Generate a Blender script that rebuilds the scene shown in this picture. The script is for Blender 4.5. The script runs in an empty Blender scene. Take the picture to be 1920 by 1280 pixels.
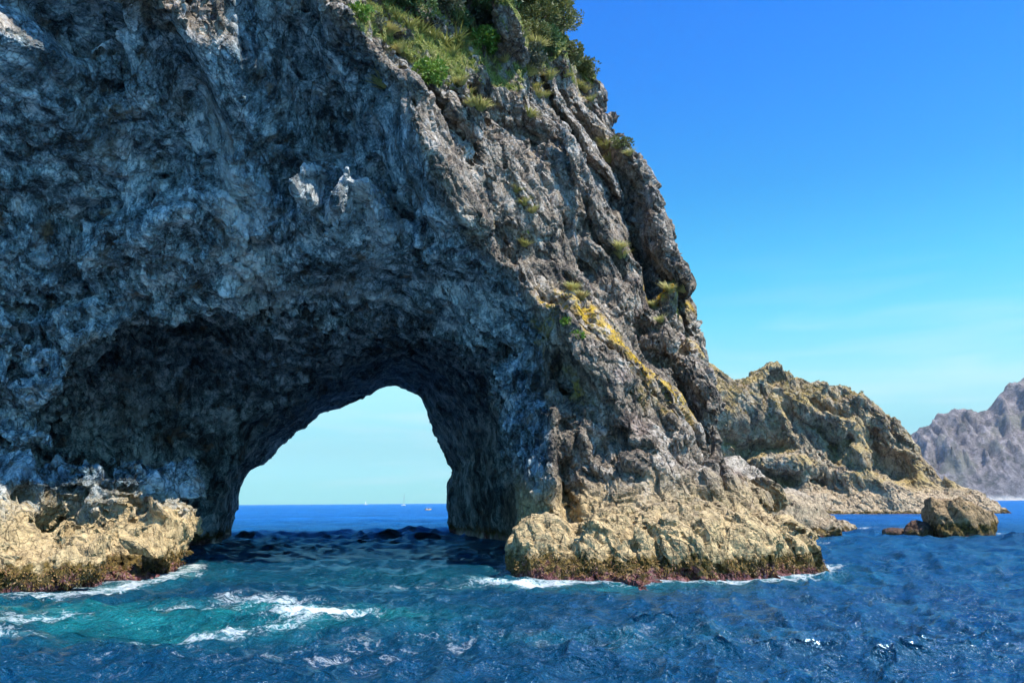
import bpy, math, random, time
import numpy as np
from mathutils import Vector, Matrix
from mathutils.bvhtree import BVHTree
T0 = time.time()
R = math.radians
C = bpy.context.scene.collection
rng = np.random.default_rng(7)
random.seed(7)

# ------------------------------------------------------------------ camera
CAM = np.array([0.0, 0.0, 4.0])
FPX = 1464.0                       # focal length in pixels of the 1920 px wide photograph
PITCH, ROLL = R(11.65), R(-0.40)
rotm = Matrix.Rotation(R(90) + PITCH, 4, 'X') @ Matrix.Rotation(ROLL, 4, 'Z')
cd = bpy.data.cameras.new('camera'); cam = bpy.data.objects.new('camera', cd); C.objects.link(cam)
cam.matrix_world = Matrix.Translation(Vector(CAM)) @ rotm
cd.sensor_width = 36.0; cd.lens = FPX / 1920 * 36.0
cd.clip_start = 0.3; cd.clip_end = 40000
bpy.context.scene.camera = cam
RM = np.array(rotm.to_3x3())

# ------------------------------------------------------------------ sky, sun, exposure
SUN = Vector((0.42, -0.32, 0.85)).normalized()
sun_el = math.asin(SUN.z); sun_az = math.atan2(SUN.x, SUN.y)
w = bpy.data.worlds.new('World'); bpy.context.scene.world = w; w.use_nodes = True
nt = w.node_tree; nt.nodes.clear()
sky = nt.nodes.new('ShaderNodeTexSky'); sky.sky_type = 'NISHITA'; sky.sun_disc = False
sky.sun_elevation = sun_el; sky.sun_rotation = sun_az
sky.air_density = 1.25; sky.dust_density = 0.15; sky.ozone_density = 2.2; sky.altitude = 0
hsv = nt.nodes.new('ShaderNodeHueSaturation'); hsv.inputs['Saturation'].default_value = 1.32; hsv.inputs['Hue'].default_value = 0.497
bg = nt.nodes.new('ShaderNodeBackground'); bg.inputs['Strength'].default_value = 0.078
out = nt.nodes.new('ShaderNodeOutputWorld')
# thin cirrus, the same all round the horizon
geo = nt.nodes.new('ShaderNodeTexCoord')
mp = nt.nodes.new('ShaderNodeMapping'); mp.inputs['Scale'].default_value = (3.0, 3.0, 26.0)
nz = nt.nodes.new('ShaderNodeTexNoise'); nz.inputs['Scale'].default_value = 1.6; nz.inputs['Detail'].default_value = 6; nz.inputs['Distortion'].default_value = 0.4
cr = nt.nodes.new('ShaderNodeMapRange'); cr.inputs[1].default_value = 0.46; cr.inputs[2].default_value = 0.70; cr.inputs[3].default_value = 0; cr.inputs[4].default_value = 0.24
sx = nt.nodes.new('ShaderNodeSeparateXYZ')
er = nt.nodes.new('ShaderNodeMapRange'); er.inputs[1].default_value = 0.12; er.inputs[2].default_value = 0.30; er.inputs[3].default_value = 1; er.inputs[4].default_value = 0
mu = nt.nodes.new('ShaderNodeMath'); mu.operation = 'MULTIPLY'
mx = nt.nodes.new('ShaderNodeMix'); mx.data_type = 'RGBA'; mx.inputs[7].default_value = (7.5, 8.5, 9.0, 1)
L = nt.links.new
# clear southern air: deeper blue aloft, pale cyan at the horizon, the same in every direction
gr = nt.nodes.new('ShaderNodeValToRGB'); ge = gr.color_ramp.elements
GR = [(0.0, (0.1482, 0.4537, 0.9497)), (0.0227, (0.1577, 0.4113, 0.7138)), (0.0628, (0.2152, 0.4046, 0.5183)), (0.0872, (0.2542, 0.4393, 0.4949)), (0.1392, (0.4877, 0.6155, 0.5368)), (0.213, (0.3736, 0.6985, 0.5864)), (0.2672, (0.269, 0.6876, 0.6253)), (0.3746, (0.1757, 0.5629, 0.6982)), (0.4985, (0.132, 0.504, 0.83)), (0.5736, (0.119, 0.48, 0.86))]
while len(ge) < len(GR): ge.new(0.5)
for i_, (p_, c_) in enumerate(GR): ge[i_].position = p_; ge[i_].color = (*c_, 1)
gm = nt.nodes.new('ShaderNodeMix'); gm.data_type = 'RGBA'; gm.blend_type = 'MULTIPLY'; gm.inputs[0].default_value = 1
gs = nt.nodes.new('ShaderNodeVectorMath'); gs.operation = 'SCALE'; gs.inputs['Scale'].default_value = 2.5
L(geo.outputs['Generated'], mp.inputs['Vector']); L(mp.outputs[0], nz.inputs['Vector']); L(nz.outputs['Fac'], cr.inputs[0])
L(geo.outputs['Generated'], sx.inputs[0]); L(sx.outputs['Z'], er.inputs[0]); L(cr.outputs[0], mu.inputs[0]); L(er.outputs[0], mu.inputs[1])
L(sky.outputs[0], hsv.inputs['Color']); L(sx.outputs['Z'], gr.inputs[0]); L(hsv.outputs[0], gm.inputs[6]); L(gr.outputs[0], gm.inputs[7]); L(gm.outputs[2], gs.inputs[0]); L(gs.outputs[0], mx.inputs[6]); L(mu.outputs[0], mx.inputs[0]); L(mx.outputs[2], bg.inputs[0]); L(bg.outputs[0], out.inputs[0])
sl = bpy.data.lights.new('sun', 'SUN'); sl.energy = 4.7; sl.angle = R(0.53); sl.color = (1.0, 0.94, 0.85)
so = bpy.data.objects.new('sun', sl); C.objects.link(so)
so.rotation_euler = (-SUN).to_track_quat('-Z', 'Y').to_euler()
vs = bpy.context.scene.view_settings
vs.view_transform = 'Standard'; vs.look = 'None'; vs.exposure = 0.70; vs.gamma = 1.0; vs.use_curve_mapping = False
bpy.context.scene.render.engine = 'CYCLES'
cy = bpy.context.scene.cycles
cy.max_bounces = 6; cy.diffuse_bounces = 1; cy.glossy_bounces = 3; cy.transmission_bounces = 2; cy.volume_bounces = 0; cy.use_adaptive_sampling = True; cy.adaptive_threshold = 0.03; cy.adaptive_min_samples = 24; cy.use_denoising = True

# ------------------------------------------------------------------ measuring helpers
def ray(px, py):
    v = RM @ np.array([(px - 960) / FPX, -(py - 640) / FPX, -1.0])
    return v / np.linalg.norm(v)
def at(px, py, Y):
    v = ray(px, py); return CAM + v * (Y / v[1])
def on_sea(px, py):
    v = ray(px, py); return CAM + v * (-CAM[2] / v[2])

# ------------------------------------------------------------------ numpy noise
_tab = rng.normal(size=(512, 3)).astype(np.float32); _tab /= np.linalg.norm(_tab, axis=1, keepdims=True)
_rnd = rng.random((512, 4)).astype(np.float32)
def _hash(i, j, k):
    h = (i.astype(np.uint32) * np.uint32(73856093)) ^ (j.astype(np.uint32) * np.uint32(19349663)) ^ (k.astype(np.uint32) * np.uint32(83492791))
    h ^= h >> np.uint32(13); h = h * np.uint32(1274126177); h ^= h >> np.uint32(16)
    return (h & np.uint32(511)).astype(np.int32)
def gnoise(P, off=0):
    P = P.astype(np.float32) + np.float32(off * 17.31)
    I = np.floor(P).astype(np.int32); F = P - I
    U = F * F * F * (F * (F * 6 - 15) + 10)
    r = np.zeros(len(P), np.float32)
    for dx in (0, 1):
        wx = U[:, 0] if dx else 1 - U[:, 0]
        for dy in (0, 1):
            wy = wx * (U[:, 1] if dy else 1 - U[:, 1])
            for dz in (0, 1):
                g = _tab[_hash(I[:, 0] + dx, I[:, 1] + dy, I[:, 2] + dz)]
                d = g[:, 0] * (F[:, 0] - dx) + g[:, 1] * (F[:, 1] - dy) + g[:, 2] * (F[:, 2] - dz)
                r += d * wy * (U[:, 2] if dz else 1 - U[:, 2])
    return r * 1.5
def fbm(P, octs=4, off=0, gain=0.5):
    r = 0; a = 1.0; f = 1.0
    for o in range(octs):
        r = r + a * gnoise(P * f, off + o); a *= gain; f *= 2.03
    return r
def ridged(P, octs=4, off=0, gain=0.5):
    r = 0; a = 1.0; f = 1.0; wgt = 1.0
    for o in range(octs):
        n = 1 - np.abs(gnoise(P * f, off + o)) * 1.6; n = n * n * wgt; wgt = np.clip(n * 1.4, 0, 1)
        r = r + a * n; a *= gain; f *= 2.1
    return r - 1.0
def facets(P, off=0):
    """cells with a randomly tilted plane each: broken, blocky rock"""
    P = P.astype(np.float32) + np.float32(off * 9.7) - 0.5
    I = np.floor(P).astype(np.int32); F = P - I
    best = np.full(len(P), 1e9, np.float32); val = np.zeros(len(P), np.float32); sec = np.full(len(P), 1e9, np.float32)
    for dx in (0, 1):
        for dy in (0, 1):
            for dz in (0, 1):
                h = _hash(I[:, 0] + dx, I[:, 1] + dy, I[:, 2] + dz)
                r = _rnd[h]; q = F - np.array([dx, dy, dz], np.float32) - (r[:, :3] - 0.5) * 0.8
                d = (q * q).sum(1); g = _tab[h]
                v = (q * g).sum(1) * 1.2 + (r[:, 3] - 0.5) * 0.9
                m = d < best
                sec = np.where(m, best, np.minimum(sec, d))
                val = np.where(m, v, val); best = np.where(m, d, best)
    edge = np.sqrt(sec) - np.sqrt(best)
    return val, edge

# ------------------------------------------------------------------ implicit rock helpers
def tps(pts, smooth=0.02):
    """thin-plate surface Y(X,Z) through measured points"""
    pts = np.array(pts, float); xy = pts[:, [0, 2]] / 10; v = pts[:, 1]; n = len(pts)
    d = np.linalg.norm(xy[:, None] - xy[None], axis=2); K = np.where(d > 0, d * d * np.log(d + 1e-9), 0) + np.eye(n) * smooth
    Pm = np.c_[np.ones(n), xy]; A = np.block([[K, Pm], [Pm.T, np.zeros((3, 3))]])
    s = np.linalg.solve(A, np.r_[v, 0, 0, 0])
    def f(X, Z):
        X = np.asarray(X) / 10; Z = np.asarray(Z) / 10; r = s[n] + s[n + 1] * X + s[n + 2] * Z
        for i in range(n):
            q = (X - xy[i, 0]) ** 2 + (Z - xy[i, 1]) ** 2
            r = r + s[i] * 0.5 * q * np.log(q + 1e-9)
        return r
    return f
def M3(lst):
    return [at(*p) for p in lst]
def poly_dist(X, Z, line):
    """distance in the X-Z plane to a polyline and the signed side of it"""
    best = np.full(X.shape, 1e9); side = np.zeros(X.shape); par = np.zeros(X.shape)
    n = len(line) - 1
    for i in range(n):
        a = np.array(line[i]); b = np.array(line[i + 1]); ab = b - a
        t = np.clip(((X - a[0]) * ab[0] + (Z - a[1]) * ab[1]) / (ab @ ab), 0, 1)
        qx = X - a[0] - t * ab[0]; qz = Z - a[1] - t * ab[1]; d = np.hypot(qx, qz)
        m = d < best; best = np.where(m, d, best); side = np.where(m, np.sign(ab[0] * qz - ab[1] * qx), side); par = np.where(m, (i + t) / n, par)
    return best, side, par
class Field2:
    """a Y(X,Z) surface kept on a fine lattice"""
    def __init__(s, x0, x1, z0, z1, st, fn):
        s.x0, s.z0, s.st = x0, z0, st
        s.xs = np.arange(x0, x1, st); s.zs = np.arange(z0, z1, st)
        s.X, s.Z = np.meshgrid(s.xs, s.zs, indexing='ij'); s.v = fn(s.X, s.Z)
    def ridge(s, line, h, wl, wr, power=1.0):
        """raise (h>0) or cut (h<0) along a line of (px,py,Y); wl/wr: widths on its two sides"""
        P = [at(*p) for p in line]; d, side, par = poly_dist(s.X, s.Z, [(p[0], p[2]) for p in P])
        wd = np.where(side > 0, wl, wr); k = np.clip(1 - d / wd, 0, 1) ** power
        k = k * np.clip(np.minimum(par, 1 - par) * 6 + 0.25, 0, 1)
        s.v = s.v - h * k
    def at(s, X, Z):
        u = np.clip((X - s.x0) / s.st, 0, len(s.xs) - 1.001); v = np.clip((Z - s.z0) / s.st, 0, len(s.zs) - 1.001)
        i = u.astype(np.int32); j = v.astype(np.int32); u = u - i; v = v - j
        a = s.v; return (a[i, j] * (1 - u) * (1 - v) + a[i + 1, j] * u * (1 - v) + a[i, j + 1] * (1 - u) * v + a[i + 1, j + 1] * u * v)
def smin(a, b, k):
    h = np.clip(0.5 + 0.5 * (b - a) / k, 0, 1); return b * (1 - h) + a * h - k * h * (1 - h)
def smax(a, b, k): return -smin(-a, -b, k)
def ell(X, Y, Z, c, r, rz=0.0, ry=0.0):
    x = X - c[0]; y = Y - c[1]; z = Z - c[2]
    if rz: x, y = x * math.cos(rz) + y * math.sin(rz), -x * math.sin(rz) + y * math.cos(rz)
    if ry: x, z = x * math.cos(ry) + z * math.sin(ry), -x * math.sin(ry) + z * math.cos(ry)
    q = np.sqrt((x / r[0]) ** 2 + (y / r[1]) ** 2 + (z / r[2]) ** 2) + 1e-6
    return (q - 1) * min(r) * 0.5 + (q - 1) * q * min(r) * 0.25

def surface_nets(F, xs, ys, zs, coarse=3, pad=3.0, noise_fn=None):
    xs, ys, zs = [np.asarray(a, float) for a in (xs, ys, zs)]
    nx, ny, nz_ = len(xs), len(ys), len(zs)
    cx, cy, cz = xs[::coarse], ys[::coarse], zs[::coarse]
    G = np.stack(np.meshgrid(cx, cy, cz, indexing='ij'), -1).reshape(-1, 3)
    fc = F(G[:, 0], G[:, 1], G[:, 2]).reshape(len(cx), len(cy), len(cz))
    up = lambda a: np.repeat(np.repeat(np.repeat(a, coarse, 0), coarse, 1), coarse, 2)[:nx, :ny, :nz_]
    near = np.abs(fc) < pad
    nn = near.copy()
    for ax in range(3):                                  # dilate by one coarse cell
        a = nn.copy(); sl1 = [slice(None)] * 3; sl2 = [slice(None)] * 3; sl1[ax] = slice(1, None); sl2[ax] = slice(None, -1)
        a[tuple(sl1)] |= nn[tuple(sl2)]; a[tuple(sl2)] |= nn[tuple(sl1)]; nn = a
    V = up(np.where(fc < 0, -5.0, 5.0)).astype(np.float32)
    idx = np.argwhere(up(nn))
    X = xs[idx[:, 0]]; Y = ys[idx[:, 1]]; Z = zs[idx[:, 2]]
    f0 = F(X, Y, Z); k_ = np.abs(f0) < pad * 0.8; V[idx[:, 0], idx[:, 1], idx[:, 2]] = np.where(f0 < 0, -5, 5)
    idx = idx[k_]; X = X[k_]; Y = Y[k_]; Z = Z[k_]; P = np.stack([X, Y, Z], 1)
    V[idx[:, 0], idx[:, 1], idx[:, 2]] = (noise_fn(P) if noise_fn else F(X, Y, Z)).astype(np.float32)
    V[0] = V[-1] = 5; V[:, 0] = V[:, -1] = 5; V[:, :, 0] = V[:, :, -1] = 5
    ins = V < 0
    # active cells
    c = np.zeros((nx - 1, ny - 1, nz_ - 1), np.uint8)
    for dx in (0, 1):
        for dy in (0, 1):
            for dz in (0, 1):
                c += ins[dx:nx - 1 + dx, dy:ny - 1 + dy, dz:nz_ - 1 + dz]
    A = np.argwhere((c > 0) & (c < 8)); vid = np.full(c.shape, -1, np.int32); vid[A[:, 0], A[:, 1], A[:, 2]] = np.arange(len(A))
    acc = np.zeros((len(A), 3)); cnt = np.zeros(len(A))
    co = [(a, b, d) for a in (0, 1) for b in (0, 1) for d in (0, 1)]
    for a in co:
        for b in co:
            if sum(abs(p - q) for p, q in zip(a, b)) != 1 or a > b: continue
            va = V[A[:, 0] + a[0], A[:, 1] + a[1], A[:, 2] + a[2]]; vb = V[A[:, 0] + b[0], A[:, 1] + b[1], A[:, 2] + b[2]]
            m = (va < 0) != (vb < 0); t = np.where(m, va / np.where(m, va - vb, 1), 0)
            for k in range(3): acc[:, k] += m * (a[k] + t * (b[k] - a[k]))
            cnt += m
    acc /= cnt[:, None]
    def co_(ax, arr): i = A[:, ax]; return arr[i] + acc[:, ax] * (arr[i + 1] - arr[i])
    verts = np.stack([co_(0, xs), co_(1, ys), co_(2, zs)], 1)
    quads = []
    for ax in range(3):
        s0 = [slice(None)] * 3; s1 = [slice(None)] * 3; s0[ax] = slice(None, -1); s1[ax] = slice(1, None)
        E = ins[tuple(s0)] != ins[tuple(s1)]; e = np.argwhere(E); o1, o2 = [(1, 2), (2, 0), (0, 1)][ax]
        e = e[(e[:, o1] > 0) & (e[:, o2] > 0) & (e[:, o1] < c.shape[o1]) & (e[:, o2] < c.shape[o2])]
        flip = ins[e[:, 0], e[:, 1], e[:, 2]]
        def cell(d1, d2):
            q = e.copy(); q[:, o1] -= d1; q[:, o2] -= d2; return vid[q[:, 0], q[:, 1], q[:, 2]]
        Q = np.stack([cell(1, 1), cell(0, 1), cell(0, 0), cell(1, 0)], 1)
        Q[~flip] = Q[~flip][:, ::-1]; quads.append(Q)
    return verts, np.concatenate(quads)
def drop_islands(v, q, keep=3000):
    """remove crumbs that hang free of the main body"""
    lab = np.arange(len(v)); e = np.concatenate([q[:, [0, 1]], q[:, [1, 2]], q[:, [2, 3]]])
    for _ in range(200):
        m = np.minimum(lab[e[:, 0]], lab[e[:, 1]]); new = lab.copy(); np.minimum.at(new, e[:, 0], m); np.minimum.at(new, e[:, 1], m); new = new[new]; new = new[new]
        if (new == lab).all(): break
        lab = new
    c = np.bincount(lab, minlength=len(v)); ok = c[lab] >= keep; idx = np.cumsum(ok) - 1; qq = q[ok[q[:, 0]]]
    return v[ok], idx[qq]
def subdivide(v, q):
    """each quad into four (midpoints), smoothed a little"""
    n = len(v); E = np.concatenate([q[:, [0, 1]], q[:, [1, 2]], q[:, [2, 3]], q[:, [3, 0]]]); E.sort(1)
    key = E[:, 0].astype(np.int64) * n + E[:, 1]; u, inv = np.unique(key, return_inverse=True)
    e0 = (u // n).astype(int); e1 = (u % n).astype(int); em = (v[e0] + v[e1]) / 2; m = len(q)
    ev = inv.reshape(4, m) + n; fv = np.arange(m) + n + len(u); fc = v[q].mean(1)
    V = np.concatenate([v, em, fc])
    a = [q[:, i] for i in range(4)]
    Q = np.concatenate([np.stack([a[i], ev[i], fv, ev[(i + 3) % 4]], 1) for i in range(4)])
    return V, Q
def subdivide_sel(v, q, sel):
    """only the chosen quads into four; untouched quads pass on, bordering ones become polygons that share the midpoints"""
    n = len(v); qs = q[sel]; qr = q[~sel]
    E = np.concatenate([np.sort(qs[:, [i, (i + 1) % 4]], 1) for i in range(4)]).astype(np.int64)
    key = E[:, 0] * n + E[:, 1]; u, inv = np.unique(key, return_inverse=True); m = len(qs)
    em = (v[u // n] + v[u % n]) / 2; ev = inv.reshape(4, m) + n; fv = np.arange(m) + n + len(u)
    V = np.concatenate([v, em, v[qs].mean(1)])
    Q = np.concatenate([np.stack([qs[:, i], ev[i], fv, ev[(i + 3) % 4]], 1) for i in range(4)])
    Er = [np.sort(qr[:, [i, (i + 1) % 4]], 1).astype(np.int64) for i in range(4)]
    kr = np.stack([e[:, 0] * n + e[:, 1] for e in Er], 1); pos = np.clip(np.searchsorted(u, kr), 0, len(u) - 1); hit = u[pos] == kr
    anyh = hit.any(1); plain = qr[~anyh]; extra = []
    for row, h, p in zip(qr[anyh], hit[anyh], pos[anyh]):
        f = []
        for i in range(4):
            f.append(int(row[i]))
            if h[i]: f.append(int(p[i]) + n)
        extra.append(f)
    return V, np.concatenate([Q, plain]), extra
def vnormals(v, q):
    a = v[q[:, 2]] - v[q[:, 0]]; b = v[q[:, 3]] - v[q[:, 1]]; fn = np.cross(a, b); N = np.zeros_like(v)
    for k in range(4):
        for ax in range(3): N[:, ax] += np.bincount(q[:, k], fn[:, ax], len(v))
    return N / (np.linalg.norm(N, axis=1, keepdims=True) + 1e-12)
def laplace(v, q, it=1, lam=0.5):
    for _ in range(it):
        S = np.zeros_like(v); c = np.zeros(len(v))
        for k in range(4):
            j = q[:, (k + 1) % 4]; i = q[:, k]; c += np.bincount(i, minlength=len(v)) + np.bincount(j, minlength=len(v))
            for ax in range(3): S[:, ax] += np.bincount(i, v[j, ax], len(v)) + np.bincount(j, v[i, ax], len(v))
        v = v + lam * (S / np.maximum(c, 1)[:, None] - v)
    return v
def make_mesh(name, v, q, mat, smooth=True, attrs=None, extra=()):
    me = bpy.data.meshes.new(name); me.vertices.add(len(v)); me.vertices.foreach_set('co', np.ascontiguousarray(v, np.float32).ravel())
    k = q.shape[1]; li = np.ascontiguousarray(q, np.int32).ravel(); ls = np.arange(len(q), dtype=np.int32) * k
    if len(extra):
        el_ = np.array([len(f) for f in extra]); ls = np.r_[ls, len(li) + np.r_[0, np.cumsum(el_)[:-1]]].astype(np.int32)
        li = np.r_[li, np.array([i for f in extra for i in f], np.int32)].astype(np.int32)
    me.loops.add(len(li)); me.loops.foreach_set('vertex_index', li)
    me.polygons.add(len(ls)); me.polygons.foreach_set('loop_start', ls)
    me.polygons.foreach_set('use_smooth', np.full(len(ls), smooth, bool))
    me.update(calc_edges=True); me.materials.append(mat)
    for nme, arr in (attrs or {}).items():
        at_ = me.attributes.new(nme, 'FLOAT', 'POINT'); at_.data.foreach_set('value', np.ascontiguousarray(arr, np.float32))
    return me
def link(name, me, parent=None):
    o = bpy.data.objects.new(name, me); C.objects.link(o)
    if parent: o.parent = parent
    return o
def tag(o, label=None, cat=None, group=None, kind=None):
    if label: o['label'] = label
    if cat: o['category'] = cat
    if group: o['group'] = group
    if kind: o['kind'] = kind
    return o
def steps(*segs):
    """axis samples: (start, end, first step, last step) runs"""
    r = [segs[0][0]]
    for a, b, s0, s1 in segs:
        while r[-1] < b - 1e-6:
            t = (r[-1] - a) / (b - a); r.append(min(b, r[-1] + s0 + (s1 - s0) * t)) 
    return np.array(r)

# ------------------------------------------------------------------ node materials
class NM:
    def __init__(s, name):
        s.m = bpy.data.materials.new(name); s.m.use_nodes = True; s.t = s.m.node_tree; s.t.nodes.clear()
        s.out = s.t.nodes.new('ShaderNodeOutputMaterial'); s.b = s.t.nodes.new('ShaderNodeBsdfPrincipled'); s.l(s.b.outputs[0], s.out.inputs[0])
        s.pos = s.n('ShaderNodeNewGeometry').outputs['Position']
    def n(s, ty, **kw):
        x = s.t.nodes.new(ty)
        for k, v in kw.items(): setattr(x, k, v)
        return x
    def l(s, a, b): s.t.links.new(a, b)
    def put(s, sock, v):
        if isinstance(v, bpy.types.NodeSocket): s.l(v, sock)
        elif isinstance(v, tuple) and len(v) == 3 and sock.type == 'RGBA': sock.default_value = (*v, 1)
        else: sock.default_value = v
    def noise(s, scale, detail=6, rough=0.55, dist=0, vec=None, kind='FBM'):
        detail = min(detail, 6)
        x = s.n('ShaderNodeTexNoise', noise_type=kind); s.put(x.inputs['Vector'], vec or s.pos)
        for k, v in (('Scale', scale), ('Detail', detail), ('Roughness', rough), ('Distortion', dist)): x.inputs[k].default_value = v
        return x.outputs['Fac']
    def vor(s, scale, feature='F1', vec=None, out='Distance'):
        x = s.n('ShaderNodeTexVoronoi', feature=feature); s.put(x.inputs['Vector'], vec or s.pos); x.inputs['Scale'].default_value = scale
        return x.outputs[out]
    def mapv(s, scale=(1, 1, 1), rot=(0, 0, 0), vec=None):
        x = s.n('ShaderNodeMapping'); s.put(x.inputs['Vector'], vec or s.pos); x.inputs['Scale'].default_value = scale; x.inputs['Rotation'].default_value = rot
        return x.outputs[0]
    def rng(s, v, a, b, c=0.0, d=1.0):
        x = s.n('ShaderNodeMapRange'); s.put(x.inputs[0], v)
        for i, k in enumerate((a, b, c, d)): x.inputs[i + 1].default_value = k
        return x.outputs[0]
    def math(s, op, a, b=0.0, clamp=False):
        x = s.n('ShaderNodeMath', operation=op, use_clamp=clamp); s.put(x.inputs[0], a); s.put(x.inputs[1], b); return x.outputs[0]
    def mix(s, f, a, b, mode='MIX'):
        x = s.n('ShaderNodeMix', data_type='RGBA', blend_type=mode); s.put(x.inputs[0], f); s.put(x.inputs[6], a); s.put(x.inputs[7], b); return x.outputs[2]
    def ramp(s, f, stops):
        x = s.n('ShaderNodeValToRGB'); s.put(x.inputs[0], f); e = x.color_ramp.elements
        while len(e) < len(stops): e.new(0.5)
        for i, (p, c) in enumerate(stops): e[i].position = p; e[i].color = (*c, 1)
        return x.outputs[0]
    def attr(s, nme):
        x = s.n('ShaderNodeAttribute', attribute_name=nme); return x.outputs['Fac']
    def z(s):
        x = s.n('ShaderNodeSeparateXYZ'); s.l(s.pos, x.inputs[0]); return x.outputs['Z']
    def xyz(s):
        x = s.n('ShaderNodeSeparateXYZ'); s.l(s.pos, x.inputs[0]); return x.outputs
    def bump(s, h, strength, dist, prev=None):
        x = s.n('ShaderNodeBump'); x.inputs['Strength'].default_value = strength; x.inputs['Distance'].default_value = dist; s.put(x.inputs['Height'], h)
        if prev: s.l(prev, x.inputs['Normal'])
        return x.outputs[0]
    def setb(s, **kw):
        for k, v in kw.items(): s.put(s.b.inputs[k.replace('_', ' ')], v)
        return s.m

def rock_material(name, sc=1.0, dark=(0.04, 0.036, 0.032), mid=(0.185, 0.150, 0.110), pale=(0.50, 0.44, 0.36), tan=(0.54, 0.40, 0.205),
                  tan_top=6.0, tan_blend=3.0, weed=1.35, coral=0.55, hollow=True, ochre=(0.30, 0.2, 0.07), ochre_amt=0.0, bump_k=1.0):
    m = NM(name); z = m.z()
    warp = m.n('ShaderNodeVectorMath', operation='ADD'); m.l(m.pos, warp.inputs[0])
    wn = m.n('ShaderNodeTexNoise'); m.l(m.pos, wn.inputs['Vector']); wn.inputs['Scale'].default_value = 0.22 * sc; wn.inputs['Detail'].default_value = 3
    wsc = m.n('ShaderNodeVectorMath', operation='SCALE'); m.l(wn.outputs['Color'], wsc.inputs[0]); wsc.inputs['Scale'].default_value = 2.2 / sc; m.l(wsc.outputs[0], warp.inputs[1])
    wv = warp.outputs[0]
    big = m.noise(0.16 * sc, 5, 0.6); medn = m.noise(0.9 * sc, 9, 0.68, vec=wv); fine = m.noise(6.0 * sc, 8, 0.7, vec=wv)
    strat = m.noise(1.1 * sc, 8, 0.66, vec=m.mapv((1.0, 0.8, 0.33), (0.25, R(-28), 0.3), wv))
    t = m.math('ADD', m.math('MULTIPLY', medn, 0.5), m.math('MULTIPLY', strat, 0.5))
    t = m.math('ADD', t, m.math('MULTIPLY', m.math('SUBTRACT', fine, 0.5), 0.55))
    t = m.math('ADD', t, m.math('MULTIPLY', m.math('SUBTRACT', big, 0.5), 0.35))
    cv = m.mapv((1, 0.85, 0.5), (0.15, R(-28), 0.25), wv)
    sepc = m.n('ShaderNodeSeparateXYZ'); m.l(m.vor(0.75 * sc, 'F1', cv, 'Color'), sepc.inputs[0]); c1 = sepc.outputs['X']
    sepd = m.n('ShaderNodeSeparateXYZ'); m.l(m.vor(2.6 * sc, 'F1', cv, 'Color'), sepd.inputs[0]); c2 = sepd.outputs['X']
    ca = m.rng(m.vor(0.75 * sc, 'DISTANCE_TO_EDGE', cv), 0.0, 0.035); cb = m.rng(m.vor(2.6 * sc, 'DISTANCE_TO_EDGE', cv), 0.0, 0.07)
    t = m.math('ADD', t, m.math('ADD', m.math('MULTIPLY', m.math('SUBTRACT', c1, 0.5), 0.10), m.math('MULTIPLY', m.math('SUBTRACT', c2, 0.5), 0.10)))
    crev = m.math('ADD', m.rng(ca, 0, 1, 0.65, 0), m.rng(cb, 0, 1, 0.40, 0), True)
    crev = m.math('MULTIPLY', crev, m.rng(m.noise(0.8 * sc, 4, 0.6), 0.40, 0.56))
    col = m.ramp(t, [(0.36, dark), (0.46, mid), (0.55, tuple(x * 1.5 for x in mid)), (0.65, pale)])
    rg = m.noise(2.1 * sc, 5, 0.55, vec=m.mapv((1, 0.8, 0.55), (0.2, R(-28), 0.2), wv), kind='RIDGED_MULTIFRACTAL'); rg2 = m.noise(0.75 * sc, 6, 0.55, vec=m.mapv((1, 0.8, 0.4), (0.1, R(-24), 0.2), wv), kind='RIDGED_MULTIFRACTAL')
    pock = m.noise(3.4 * sc, 4, 0.6, vec=wv)
    dk = m.math('MAXIMUM', m.rng(pock, 0.43, 0.36, 0, 0.75), m.rng(rg2, 1.35, 1.9, 0, 0.6))
    col = m.mix(dk, col, dark)  # pits and cracks darkened in colour: dark fill plus shade the bump lacks
    # rusty and purple tints
    hue = m.noise(0.33 * sc, 4, 0.6, vec=wv)
    col = m.mix(m.rng(hue, 0.56, 0.70, 0, 0.5), col, m.mix(0.5, col, (0.23, 0.12, 0.055), 'MIX'))
    col = m.mix(m.rng(hue, 0.44, 0.34, 0, 0.6), col, (0.72, 0.58, 0.60), 'MULTIPLY')
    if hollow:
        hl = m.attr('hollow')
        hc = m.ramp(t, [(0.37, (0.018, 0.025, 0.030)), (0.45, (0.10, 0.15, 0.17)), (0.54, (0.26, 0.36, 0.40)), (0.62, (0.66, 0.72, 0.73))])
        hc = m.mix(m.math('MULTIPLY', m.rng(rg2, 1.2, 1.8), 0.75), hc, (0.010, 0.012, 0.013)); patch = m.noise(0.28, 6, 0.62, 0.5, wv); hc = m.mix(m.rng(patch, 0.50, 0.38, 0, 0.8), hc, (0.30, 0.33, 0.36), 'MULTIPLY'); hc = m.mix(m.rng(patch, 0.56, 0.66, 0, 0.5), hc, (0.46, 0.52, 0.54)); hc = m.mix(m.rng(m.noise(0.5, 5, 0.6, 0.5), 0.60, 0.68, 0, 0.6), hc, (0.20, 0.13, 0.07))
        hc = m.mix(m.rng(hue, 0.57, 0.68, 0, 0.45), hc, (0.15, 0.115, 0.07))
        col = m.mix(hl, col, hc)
    col = m.mix(crev, col, tuple(x * 0.6 for x in dark))
    # pale crust of lichen / guano on high ledges
    up = m.n('ShaderNodeSeparateXYZ'); g = m.n('ShaderNodeNewGeometry'); m.l(g.outputs['Normal'], up.inputs[0])
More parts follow.
